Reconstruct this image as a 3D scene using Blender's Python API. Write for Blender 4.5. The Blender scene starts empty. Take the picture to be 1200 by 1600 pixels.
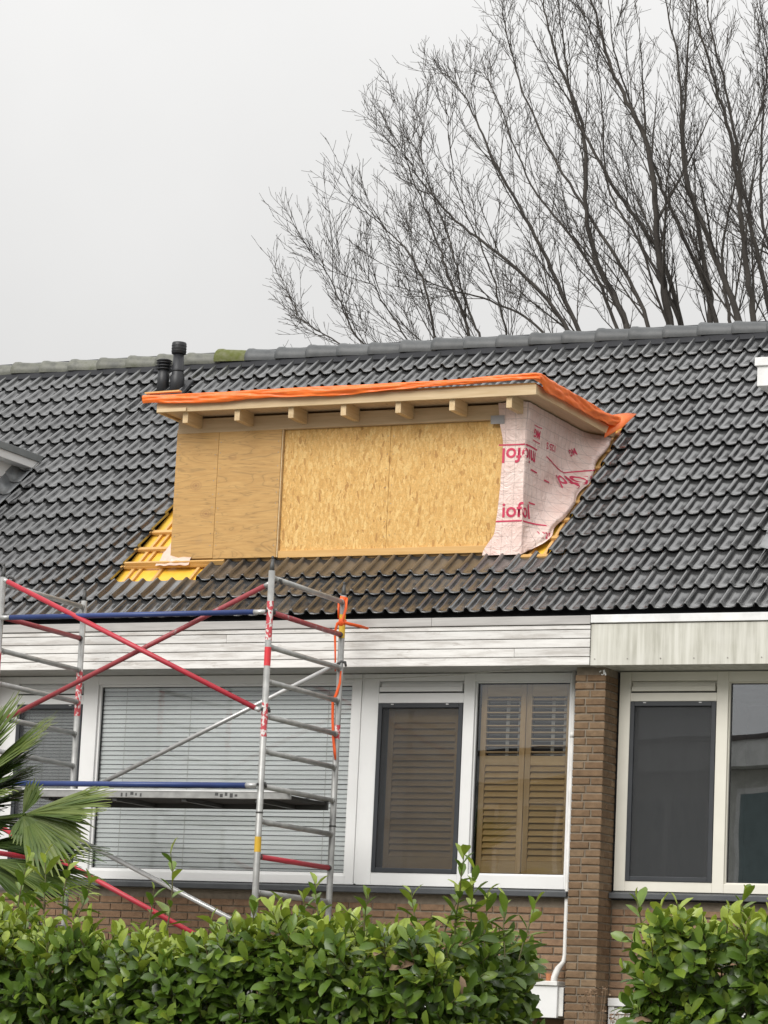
import bpy, math, random
from mathutils import Vector, Matrix, noise
random.seed(11)
R = math.radians
sc = bpy.context.scene
col = sc.collection

# ------------------------------------------------------------------ camera
F_PX, PITCH, YAW, ROLL = 4750.0, R(9.746), R(24.79), R(2.62)
CAM = Vector((9.0, -23.5, 1.75))
cy_, sy_, cp_, sp_ = math.cos(YAW), math.sin(YAW), math.cos(PITCH), math.sin(PITCH)
FWD = Vector((-sy_*cp_, cy_*cp_, sp_))
_rt = Vector((cy_, sy_, 0)); _up = _rt.cross(FWD)
RGT = _rt*math.cos(ROLL) + _up*math.sin(ROLL)
UPV = -_rt*math.sin(ROLL) + _up*math.cos(ROLL)
cam_data = bpy.data.cameras.new('Camera'); cam = bpy.data.objects.new('Camera', cam_data); col.objects.link(cam)
cam_data.sensor_fit = 'VERTICAL'; cam_data.sensor_height = 36.0; cam_data.sensor_width = 27.0
cam_data.lens = F_PX/1600*36.0; cam_data.clip_start = 0.5; cam_data.clip_end = 900
mw = Matrix.Identity(4)
for i in range(3):
    mw[i][0], mw[i][1], mw[i][2], mw[i][3] = RGT[i], UPV[i], -FWD[i], CAM[i]
cam.matrix_world = mw
sc.camera = cam

# ------------------------------------------------------------------ sky, sun, exposure (overcast day)
SUN_EL, SUN_AZ = R(36), R(-12)          # soft light from the street side
world = bpy.data.worlds.new('World'); sc.world = world; world.use_nodes = True
wn, wl = world.node_tree.nodes, world.node_tree.links
wn.clear()
sky = wn.new('ShaderNodeTexSky'); sky.sky_type = 'NISHITA'; sky.sun_disc = False
sky.sun_elevation = SUN_EL; sky.sun_rotation = math.pi + SUN_AZ; sky.air_density = 2.0; sky.dust_density = 4.0
hs = wn.new('ShaderNodeHueSaturation'); hs.inputs['Saturation'].default_value = 0.04
wl.new(sky.outputs[0], hs.inputs['Color'])
mixs = wn.new('ShaderNodeMix'); mixs.data_type = 'RGBA'; mixs.inputs[0].default_value = 0.86
wl.new(hs.outputs[0], mixs.inputs[6]); mixs.inputs[7].default_value = (11.2, 11.15, 11.05, 1)   # cloud layer
# standard overcast sky: luminance grows evenly from horizon to zenith, (1 + 2 sin h) / 3
tcw = wn.new('ShaderNodeTexCoord'); sxw = wn.new('ShaderNodeSeparateXYZ'); wl.new(tcw.outputs['Generated'], sxw.inputs[0])
mrw = wn.new('ShaderNodeMapRange'); wl.new(sxw.outputs[2], mrw.inputs[0])
mrw.inputs['From Min'].default_value = 0; mrw.inputs['From Max'].default_value = 1; mrw.inputs['To Min'].default_value = .333; mrw.inputs['To Max'].default_value = 1.0
mulw = wn.new('ShaderNodeMix'); mulw.data_type = 'RGBA'; mulw.blend_type = 'MULTIPLY'; mulw.inputs[0].default_value = 1
wl.new(mixs.outputs[2], mulw.inputs[6]); wl.new(mrw.outputs[0], mulw.inputs[7])
bg = wn.new('ShaderNodeBackground'); bg.inputs[1].default_value = 0.099
cn_ = wn.new('ShaderNodeTexNoise'); cn_.inputs['Scale'].default_value = 7; cn_.inputs['Detail'].default_value = 5; wl.new(tcw.outputs['Generated'], cn_.inputs['Vector'])
crw = wn.new('ShaderNodeMapRange'); wl.new(cn_.outputs['Fac'], crw.inputs[0]); crw.inputs['From Min'].default_value = .3; crw.inputs['From Max'].default_value = .7; crw.inputs['To Min'].default_value = .955; crw.inputs['To Max'].default_value = 1.035
mul2 = wn.new('ShaderNodeMix'); mul2.data_type = 'RGBA'; mul2.blend_type = 'MULTIPLY'; mul2.inputs[0].default_value = 1
wl.new(mulw.outputs[2], mul2.inputs[6]); wl.new(crw.outputs[0], mul2.inputs[7]); wl.new(mul2.outputs[2], bg.inputs[0])
wo = wn.new('ShaderNodeOutputWorld'); wl.new(bg.outputs[0], wo.inputs[0])
sd = bpy.data.lights.new('Sun', 'SUN'); sd.energy = 1.5; sd.angle = R(38); sd.color = (1, 0.97, 0.93)
sun = bpy.data.objects.new('Sun', sd); col.objects.link(sun); sun.location = (0, -40, 50)
sdir = Vector((math.sin(SUN_AZ)*math.cos(SUN_EL), -math.cos(SUN_AZ)*math.cos(SUN_EL), math.sin(SUN_EL)))
sun.rotation_euler = (-sdir).to_track_quat('-Z', 'Y').to_euler()
sc.view_settings.view_transform = 'Standard'; sc.view_settings.look = 'None'
sc.view_settings.exposure = 0.68; sc.view_settings.gamma = 1.0; sc.view_settings.use_curve_mapping = False
sc.cycles.max_bounces = 8; sc.cycles.transparent_max_bounces = 16

# ------------------------------------------------------------------ helpers
def px(x, y, Y):
    """point where the sight line of photo pixel (x, y) meets the upright plane at depth Y"""
    v = FWD + RGT*((x-600)/F_PX) - UPV*((y-800)/F_PX)
    return CAM + v*((Y-CAM.y)/v.y)

def lerp(a, b, t): return a + (b-a)*t
def sstep(a, b, x):
    t = min(1, max(0, (x-a)/(b-a))); return t*t*(3-2*t)

class MB:
    """collects shapes that become ONE mesh object"""
    def __init__(s): s.v = []; s.f = []
    def box(s, x0, x1, y0, y1, z0, z1):
        b = len(s.v)
        s.v += [(x0,y0,z0),(x1,y0,z0),(x1,y1,z0),(x0,y1,z0),(x0,y0,z1),(x1,y0,z1),(x1,y1,z1),(x0,y1,z1)]
        s.f += [tuple(b+i for i in q) for q in ((3,2,1,0),(4,5,6,7),(0,1,5,4),(1,2,6,5),(2,3,7,6),(3,0,4,7))]
        return s
    def obox(s, m, sx, sy, sz):
        b = len(s.v)
        for z in (-.5,.5):
            for (x,y) in ((-.5,-.5),(.5,-.5),(.5,.5),(-.5,.5)):
                s.v.append(tuple(m @ Vector((x*sx,y*sy,z*sz))))
        s.f += [tuple(b+i for i in q) for q in ((3,2,1,0),(4,5,6,7),(0,1,5,4),(1,2,6,5),(2,3,7,6),(3,0,4,7))]
        return s
    def tube(s, pts, rad, n=8, cap=True):
        pts = [Vector(p) for p in pts]
        if not hasattr(rad, '__len__'): rad = [rad]*len(pts)
        b = len(s.v); prev = None
        for i, p in enumerate(pts):
            d = (pts[min(i+1,len(pts)-1)] - pts[max(i-1,0)])
            d = d.normalized() if d.length > 1e-9 else Vector((0,0,1))
            if prev is None:
                a = d.cross(Vector((0,0,1)))
                if a.length < .05: a = d.cross(Vector((1,0,0)))
                a.normalize()
            else:
                a = prev - d*prev.dot(d)
                if a.length < 1e-5: a = d.orthogonal()
                a.normalize()
            prev = a; c = d.cross(a)
            for k in range(n):
                t = 2*math.pi*k/n
                s.v.append(tuple(p + (a*math.cos(t)+c*math.sin(t))*rad[i]))
        for i in range(len(pts)-1):
            for k in range(n):
                s.f.append((b+i*n+k, b+i*n+(k+1)%n, b+(i+1)*n+(k+1)%n, b+(i+1)*n+k))
        if cap:
            s.f.append(tuple(b+k for k in reversed(range(n))))
            s.f.append(tuple(b+(len(pts)-1)*n+k for k in range(n)))
        return s
    def prism(s, poly, axis, a0, a1):
        """poly: 2D points; extruded along axis ('x': poly in yz, 'y': poly in xz, 'z': poly in xy)"""
        b = len(s.v); n = len(poly)
        for a in (a0, a1):
            for (p, q) in poly:
                s.v.append((a,p,q) if axis == 'x' else (p,a,q) if axis == 'y' else (p,q,a))
        s.f.append(tuple(b+k for k in range(n))); s.f.append(tuple(b+n+k for k in reversed(range(n))))
        for k in range(n): s.f.append((b+k, b+n+k, b+n+(k+1)%n, b+(k+1)%n))
        return s
    def mesh(s, name, m, off=None, smooth=False):
        me = bpy.data.meshes.new(name)
        vs = s.v if off is None else [(a-off[0],b-off[1],c-off[2]) for a,b,c in s.v]
        me.from_pydata(vs, [], s.f); me.materials.append(m)
        if smooth: me.polygons.foreach_set('use_smooth', [True]*len(me.polygons))
        me.validate(); me.update(); return me
    def build(s, name, m, parent=None, smooth=False, bevel=0, kind=None):
        off = worldpos(parent) if parent else None
        o = bpy.data.objects.new(name, s.mesh(name, m, off, smooth)); col.objects.link(o)
        if parent: o.parent = parent
        if bevel:
            mo = o.modifiers.new('edge', 'BEVEL'); mo.width = bevel; mo.segments = 2; mo.limit_method = 'ANGLE'; mo.angle_limit = R(40)
        if kind: o['kind'] = kind
        return o

def worldpos(o):
    p = Vector((0,0,0))
    while o: p += o.location; o = o.parent
    return p
def thing(name, label, cat, loc=(0,0,0), group=None):
    o = bpy.data.objects.new(name, None); o.empty_display_size = .2; col.objects.link(o); o.location = loc
    return tag(o, label, cat, group)
def tag(o, label, cat, group=None, kind=None):
    o['label'] = label; o['category'] = cat
    if group: o['group'] = group
    if kind: o['kind'] = kind
    return o
def inst(name, me, parent, loc, rot=None):
    """one more object that shares mesh data; loc in world coordinates"""
    o = bpy.data.objects.new(name, me); col.objects.link(o)
    p = worldpos(parent) if parent else Vector((0,0,0))
    o.parent = parent; o.location = Vector(loc) - p
    if rot is not None: o.rotation_euler = rot
    return o

# ------------------------------------------------------------------ materials
class NT:
    def __init__(s, name):
        s.m = bpy.data.materials.new(name); s.m.use_nodes = True
        s.n = s.m.node_tree.nodes; s.l = s.m.node_tree.links
        s.b = s.n['Principled BSDF']; s.out = s.n['Material Output']
    def new(s, t, **k):
        o = s.n.new(t)
        for a, v in k.items(): setattr(o, a, v)
        return o
    def link(s, a, b): s.l.new(a, b)
    def coord(s, scale=(1,1,1), rnd=True, rot=(0,0,0), out='Object'):
        tc = s.new('ShaderNodeTexCoord'); mp = s.new('ShaderNodeMapping')
        mp.inputs['Scale'].default_value = scale; mp.inputs['Rotation'].default_value = rot
        s.link(tc.outputs[out], mp.inputs['Vector'])
        if rnd:
            oi = s.new('ShaderNodeObjectInfo'); mu = s.new('ShaderNodeMath', operation='MULTIPLY'); mu.inputs[1].default_value = 37.0
            s.link(oi.outputs['Random'], mu.inputs[0]); s.link(mu.outputs[0], mp.inputs['Location'])
        return mp.outputs[0]
    def noise(s, vec, scale=5, detail=4, rough=.55, dist=0):
        n = s.new('ShaderNodeTexNoise'); n.inputs['Scale'].default_value = scale; n.inputs['Detail'].default_value = detail
        n.inputs['Roughness'].default_value = rough; n.inputs['Distortion'].default_value = dist
        s.link(vec, n.inputs['Vector']); return n.outputs['Fac']
    def ramp(s, fac, stops):
        r = s.new('ShaderNodeValToRGB'); e = r.color_ramp.elements
        while len(e) < len(stops): e.new(.5)
        for k, (p, c) in enumerate(stops):
            e[k].position = p; e[k].color = (c, c, c, 1) if isinstance(c, (int, float)) else (*c, 1)
        s.link(fac, r.inputs[0]); return r.outputs[0]
    def mix(s, fac, a, b, mode='MIX'):
        m = s.new('ShaderNodeMix', data_type='RGBA', blend_type=mode)
        for k, v in ((0, fac), (6, a), (7, b)):
            if isinstance(v, (int, float)): m.inputs[k].default_value = v if k == 0 else (v, v, v, 1)
            elif isinstance(v, tuple): m.inputs[k].default_value = (*v, 1)
            else: s.link(v, m.inputs[k])
        return m.outputs[2]
    def math(s, op, a, b=None):
        m = s.new('ShaderNodeMath', operation=op)
        for k, v in ((0, a), (1, b)):
            if v is None: continue
            if isinstance(v, (int, float)): m.inputs[k].default_value = v
            else: s.link(v, m.inputs[k])
        return m.outputs[0]
    def rand(s, lo, hi):
        oi = s.new('ShaderNodeObjectInfo'); mr = s.new('ShaderNodeMapRange')
        mr.inputs['To Min'].default_value = lo; mr.inputs['To Max'].default_value = hi
        s.link(oi.outputs['Random'], mr.inputs[0]); return mr.outputs[0]
    def bump(s, h, strength=.3, dist=.01):
        b = s.new('ShaderNodeBump'); b.inputs['Strength'].default_value = strength; b.inputs['Distance'].default_value = dist
        s.link(h, b.inputs['Height']); s.link(b.outputs[0], s.b.inputs['Normal'])
    def set(s, color=None, rough=None, metal=None, spec=None):
        for k, v in (('Base Color', color), ('Roughness', rough), ('Metallic', metal), ('Specular IOR Level', spec)):
            if v is None: continue
            if isinstance(v, (int, float)): s.b.inputs[k].default_value = v
            elif isinstance(v, tuple): s.b.inputs[k].default_value = (*v, 1)
            else: s.link(v, s.b.inputs[k])
        return s.m

def simple(name, c, rough=.5, metal=0, c2=None, scale=6, stretch=(1,1,1), lo=.35, hi=.65, rnd=.12, bump=0, bscale=60, spec=.5, detail=5):
    t = NT(name); v = t.coord(stretch)
    base = t.ramp(t.noise(v, scale, detail), [(lo, c), (hi, c2 if c2 else tuple(x*.8 for x in c))])
    if rnd:
        base = t.mix(1.0, base, t.rand(1-rnd, 1+rnd), 'MULTIPLY')
    if bump: t.bump(t.noise(v, bscale, 3), bump, .004)
    return t.set(base, rough, metal, spec)

def m_tile():
    t = NT('glazed roof tile'); v = t.coord()
    n = t.noise(v, 9, 6, .65)
    c = t.ramp(n, [(.3, (.036,.037,.038)), (.7, (.062,.063,.064))])
    li = t.ramp(t.noise(v, 55, 4, .7), [(.66, 0.0), (.78, 1.0)])
    c = t.mix(t.math('MULTIPLY', li, .35), c, (.12,.125,.11))
    c = t.mix(1.0, c, t.rand(.6, 1.45), 'MULTIPLY')
    rg = t.math('ADD', t.math('MULTIPLY', n, .20), .13)
    t.bump(t.noise(v, 120, 4, .6), .12, .003)
    t.b.inputs['Coat Weight'].default_value = .85; t.b.inputs['Coat Roughness'].default_value = .20; t.b.inputs['Coat IOR'].default_value = 1.6
    return t.set(c, rg, 0, .8)
def m_ridge(old):
    t = NT('ridge tile old' if old else 'ridge tile'); v = t.coord()
    n = t.noise(v, 7, 6, .65)
    if old: c = t.ramp(n, [(.35, (.085,.088,.075)), (.55, (.15,.152,.125)), (.72, (.085,.092,.055))])
    else: c = t.ramp(n, [(.3, (.060,.065,.068)), (.7, (.10,.105,.108))])
    c = t.mix(1.0, c, t.rand(.85, 1.15), 'MULTIPLY')
    t.bump(t.noise(v, 90, 4), .2, .004)
    return t.set(c, .5)
def m_osb():
    t = NT('osb board'); tc = t.new('ShaderNodeTexCoord')
    warp = t.new('ShaderNodeTexNoise'); warp.inputs['Scale'].default_value = 9; t.link(tc.outputs['Object'], warp.inputs['Vector'])
    cols = None
    for k, (ang, sc_) in enumerate(((.25, 1.0), (-.65, .9), (1.2, 1.15), (-.15, .75))):
        mp = t.new('ShaderNodeMapping'); mp.inputs['Rotation'].default_value = (0, ang, 0)
        mp.inputs['Scale'].default_value = (66*sc_, 1, 22*sc_); mp.inputs['Location'].default_value = (k*3.1, 0, k*1.7)
        add = t.new('ShaderNodeVectorMath', operation='MULTIPLY_ADD')
        t.link(warp.outputs['Color'], add.inputs[0]); add.inputs[1].default_value = (.05,0,.05); t.link(tc.outputs['Object'], add.inputs[2])
        t.link(add.outputs[0], mp.inputs['Vector'])
        vo = t.new('ShaderNodeTexVoronoi'); vo.voronoi_dimensions = '2D'
        sx = t.new('ShaderNodeSeparateXYZ'); cx = t.new('ShaderNodeCombineXYZ')
        t.link(mp.outputs[0], sx.inputs[0]); t.link(sx.outputs[0], cx.inputs[0]); t.link(sx.outputs[2], cx.inputs[1])
        t.link(cx.outputs[0], vo.inputs['Vector']); vo.inputs['Scale'].default_value = 1
        se = t.new('ShaderNodeSeparateXYZ'); t.link(vo.outputs['Color'], se.inputs[0])
        cc = t.ramp(se.outputs[0], [(0, (.45,.23,.058)), (.11, (.615,.35,.097)), (.6, (.68,.405,.125)), (1, (.775,.52,.195))])
        if cols is None: cols = cc; hgt = se.outputs[0]
        else:
            sel = t.ramp(se.outputs[1], [(.58, 0.0), (.60, 1.0)])
            cols = t.mix(sel, cols, cc); hgt = t.mix(sel, hgt, se.outputs[0])
    fine = t.ramp(t.noise(tc.outputs['Object'], 70, 3), [(.3, .82), (.7, 1.08)])
    cols = t.mix(1.0, cols, fine, 'MULTIPLY')
    spk = t.ramp(t.noise(tc.outputs['Object'], 38, 2), [(.735, 0.0), (.77, 1.0)])
    cols = t.mix(t.math('MULTIPLY', spk, .6), cols, (.16,.07,.03))
    t.bump(hgt, .25, .003)
    return t.set(cols, .6)
def m_ply():
    t = NT('plywood'); v = t.coord((1,1,1), True)
    v2 = t.coord((.55,1,4.2), True)
    n = t.noise(v2, 1.5, 3, .5, 1.8)
    w = t.math('FRACT', t.math('MULTIPLY', n, 7.0))
    ring = t.ramp(w, [(0, .60), (.10, .95), (.6, 1.05), (.93, .92), (1, .60)])
    base = t.ramp(t.noise(t.coord((1,1,9)), 5, 5), [(.3, (.455,.255,.078)), (.7, (.55,.33,.112))])
    base = t.mix(.75, base, ring, 'MULTIPLY')
    vo = t.new('ShaderNodeTexVoronoi'); vo.inputs['Scale'].default_value = 3.1; t.link(t.coord((1,.01,1.25)), vo.inputs['Vector'])
    kn = t.ramp(vo.outputs['Distance'], [(.03, 1.0), (.06, .1), (.10, .75), (.125, .1), (.17, .5), (.20, 0.0)])
    base = t.mix(t.math('MULTIPLY', kn, .6), base, (.26,.12,.045))
    st = t.ramp(t.noise(v, 3, 5), [(.62, 0.0), (.75, 1.0)])
    base = t.mix(t.math('MULTIPLY', st, .25), base, (.22,.16,.11))
    return t.set(base, .55)
def m_wood(name, c1, c2, axis='x', rough=.6, knots=True):
    t = NT(name); s = {'x': (1,14,14), 'y': (14,1,14), 'z': (14,14,1)}[axis]
    v = t.coord(s); base = t.ramp(t.noise(v, 2.2, 5, .6, .6), [(.3, c1), (.7, c2)])
    if knots:
        k = t.ramp(t.noise(t.coord((1.5,3,3) if axis == 'x' else (3,1.5,3) if axis == 'y' else (3,3,1.5)), 3.5, 2), [(.72, 0.0), (.78, 1.0)])
        base = t.mix(t.math('MULTIPLY', k, .55), base, tuple(x*.35 for x in c1))
    base = t.mix(1.0, base, t.rand(.9, 1.1), 'MULTIPLY')
    t.bump(t.noise(v, 5, 4), .12, .003)
    return t.set(base, rough)
def m_whitewash():
    t = NT('weathered white board'); v = t.coord((1,10,10)); v1 = t.coord((2.2,9,9))
    a = t.ramp(t.noise(v, 1.7, 7, .7), [(.36, (.50,.475,.445)), (.52, (.70,.685,.66)), (.66, (.78,.77,.745))])
    b = t.ramp(t.noise(v1, 2.4, 5, .62, .4), [(.60, 0.0), (.72, 1.0)])
    c = t.mix(t.math('MULTIPLY', b, .6), a, (.36,.32,.285))
    c = t.mix(1.0, c, t.rand(.9, 1.06), 'MULTIPLY')
    t.bump(t.noise(v, 6, 4), .25, .003)
    return t.set(c, .7)
def m_streaked():
    t = NT('dirt streaked panel'); v = t.coord((22,22,1.1), False)
    n = t.noise(v, 1.0, 5, .6)
    c = t.ramp(n, [(.36, (.40,.39,.33)), (.52, (.55,.54,.475)), (.68, (.66,.65,.59))])
    n2 = t.noise(t.coord((3,3,3), False), 1.5, 4)
    c = t.mix(t.ramp(n2, [(.4, 0.0), (.7, .5)]), c, (.62,.61,.56))
    return t.set(c, .55)
def m_brick(name, c1, c2, c3):
    t = NT(name); v = t.coord()
    c = t.ramp(t.rand(0, 1), [(0, c1), (.5, c2), (1, c3)])
    c = t.mix(1.0, c, t.ramp(t.noise(v, 14, 6, .7), [(.28, .68), (.72, 1.18)]), 'MULTIPLY')
    lt = t.ramp(t.noise(v, 9, 5, .7), [(.6, 0.0), (.8, .4)])
    c = t.mix(lt, c, (.27,.235,.185))
    t.bump(t.noise(v, 45, 6, .7), .6, .006)
    return t.set(c, .85, 0, .25)
def m_brickwall():
    t = NT('brickwork far'); br = t.new('ShaderNodeTexBrick')
    tc = t.new('ShaderNodeTexCoord'); sx = t.new('ShaderNodeSeparateXYZ'); cx = t.new('ShaderNodeCombineXYZ')
    t.link(tc.outputs['Object'], sx.inputs[0]); t.link(t.math('ADD', sx.outputs[0], sx.outputs[1]), cx.inputs[0]); t.link(sx.outputs[2], cx.inputs[1])
    t.link(cx.outputs[0], br.inputs['Vector'])
    br.inputs['Color1'].default_value = (.20,.125,.08,1); br.inputs['Color2'].default_value = (.15,.09,.06,1); br.inputs['Mortar'].default_value = (.2,.18,.15,1)
    br.inputs['Scale'].default_value = 1; br.inputs['Brick Width'].default_value = .22; br.inputs['Row Height'].default_value = .065; br.inputs['Mortar Size'].default_value = .008
    return t.set(br.outputs['Color'], .85)
def m_glass(ior=1.52):
    t = NT('window glass'); t.n.remove(t.b)
    tr = t.new('ShaderNodeBsdfTransparent'); tr.inputs[0].default_value = (.95,.96,.955,1)
    gl = t.new('ShaderNodeBsdfGlossy'); gl.inputs['Roughness'].default_value = .004; gl.inputs[0].default_value = (.95,.97,1,1)
    fr = t.new('ShaderNodeFresnel'); fr.inputs['IOR'].default_value = ior
    bp = t.new('ShaderNodeBump'); bp.inputs['Strength'].default_value = .035; bp.inputs['Distance'].default_value = .02
    t.link(t.noise(t.coord((1,1,1)), 1.6, 1), bp.inputs['Height']); t.link(bp.outputs[0], gl.inputs['Normal'])
    mx = t.new('ShaderNodeMixShader'); t.link(fr.outputs[0], mx.inputs[0]); t.link(tr.outputs[0], mx.inputs[1]); t.link(gl.outputs[0], mx.inputs[2])
    t.link(mx.outputs[0], t.out.inputs[0]); return t.m
def m_screen():
    t = NT('insect mesh'); t.n.remove(t.b)
    tr = t.new('ShaderNodeBsdfTransparent'); df = t.new('ShaderNodeBsdfDiffuse'); df.inputs[0].default_value = (.105,.108,.112,1)
    mx = t.new('ShaderNodeMixShader'); mx.inputs[0].default_value = .28
    t.link(tr.outputs[0], mx.inputs[1]); t.link(df.outputs[0], mx.inputs[2]); t.link(mx.outputs[0], t.out.inputs[0]); return t.m
def m_foil():
    t = NT('pink vapour foil'); uv = t.new('ShaderNodeUVMap'); sx = t.new('ShaderNodeSeparateXYZ'); t.link(uv.outputs[0], sx.inputs[0])
    def lines(o, step):
        f = t.math('ABSOLUTE', t.math('SUBTRACT', t.math('FRACT', t.math('DIVIDE', o, step)), .5))
        return t.ramp(f, [(.465, 0.0), (.485, 1.0)])
    g = t.math('MAXIMUM', lines(sx.outputs[0], .095), lines(sx.outputs[1], .095))
    v = t.coord((1,1,1), False)
    base = t.ramp(t.noise(v, 4, 4), [(.3, (.74,.53,.47)), (.7, (.82,.66,.60))])
    base = t.mix(t.math('MULTIPLY', g, .55), base, (.33,.26,.24))
    t.bump(t.math('ABSOLUTE', t.math('SUBTRACT', t.noise(v, 7, 5, .6, 1.0), .5)), .8, .05)
    t.b.inputs['Transmission Weight'].default_value = 0.0
    return t.set(base, .30)
def m_paintworn(name, c, worn, amt=.6, metal=0.0):
    t = NT(name); v = t.coord((1,1,1))
    f = t.ramp(t.noise(v, 17, 6, .7), [(amt, 0.0), (amt+.10, .8)])
    base = t.ramp(t.noise(v, 3, 4), [(.3, c), (.7, tuple(x*.8 for x in c))])
    return t.set(t.mix(f, base, worn), .42, metal)
def m_sticker():
    t = NT('red worn sticker'); v = t.coord((40,40,26))
    f = t.ramp(t.noise(v, 1.0, 2), [(.52, 0.0), (.56, 1.0)])
    return t.set(t.mix(f, (.55,.07,.085), (.72,.68,.66)), .5)
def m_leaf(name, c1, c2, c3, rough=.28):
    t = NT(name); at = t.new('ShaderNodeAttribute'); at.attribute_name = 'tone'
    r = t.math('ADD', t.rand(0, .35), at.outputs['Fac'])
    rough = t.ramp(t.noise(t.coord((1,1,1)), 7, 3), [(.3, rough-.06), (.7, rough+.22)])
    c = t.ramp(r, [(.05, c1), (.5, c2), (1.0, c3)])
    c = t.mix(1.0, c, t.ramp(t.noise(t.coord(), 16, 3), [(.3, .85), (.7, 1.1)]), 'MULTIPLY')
    t.b.inputs['Subsurface Weight'].default_value = 0
    tl = t.new('ShaderNodeBsdfTranslucent'); t.link(c, tl.inputs[0]); mx = t.new('ShaderNodeMixShader'); mx.inputs[0].default_value = .22
    t.set(c, rough, 0, .55); t.link(t.b.outputs[0], mx.inputs[1]); t.link(tl.outputs[0], mx.inputs[2]); t.link(mx.outputs[0], t.out.inputs[0])
    return t.m
def m_bark():
    t = NT('bare tree bark'); v = t.coord((1,1,.5), False)
    c = t.ramp(t.noise(v, 6, 5), [(.3, (.034,.029,.025)), (.7, (.066,.058,.049))])
    return t.set(c, .85)
def m_ground():
    t = NT('ground paving and grass'); v = t.coord((1,1,1), False)
    c = t.ramp(t.noise(v, .25, 6), [(.4, (.20,.19,.17)), (.52, (.26,.25,.235)), (.62, (.09,.11,.045))])
    t.bump(t.noise(v, 20, 4), .3, .02)
    return t.set(c, .9)
def m_lead():
    t = NT('lead flashing'); v = t.coord()
    c = t.ramp(t.noise(v, 6, 5), [(.3, (.16,.17,.18)), (.7, (.33,.34,.345))])
    t.bump(t.noise(v, 18, 4), .4, .01); return t.set(c, .42, .25)

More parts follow.
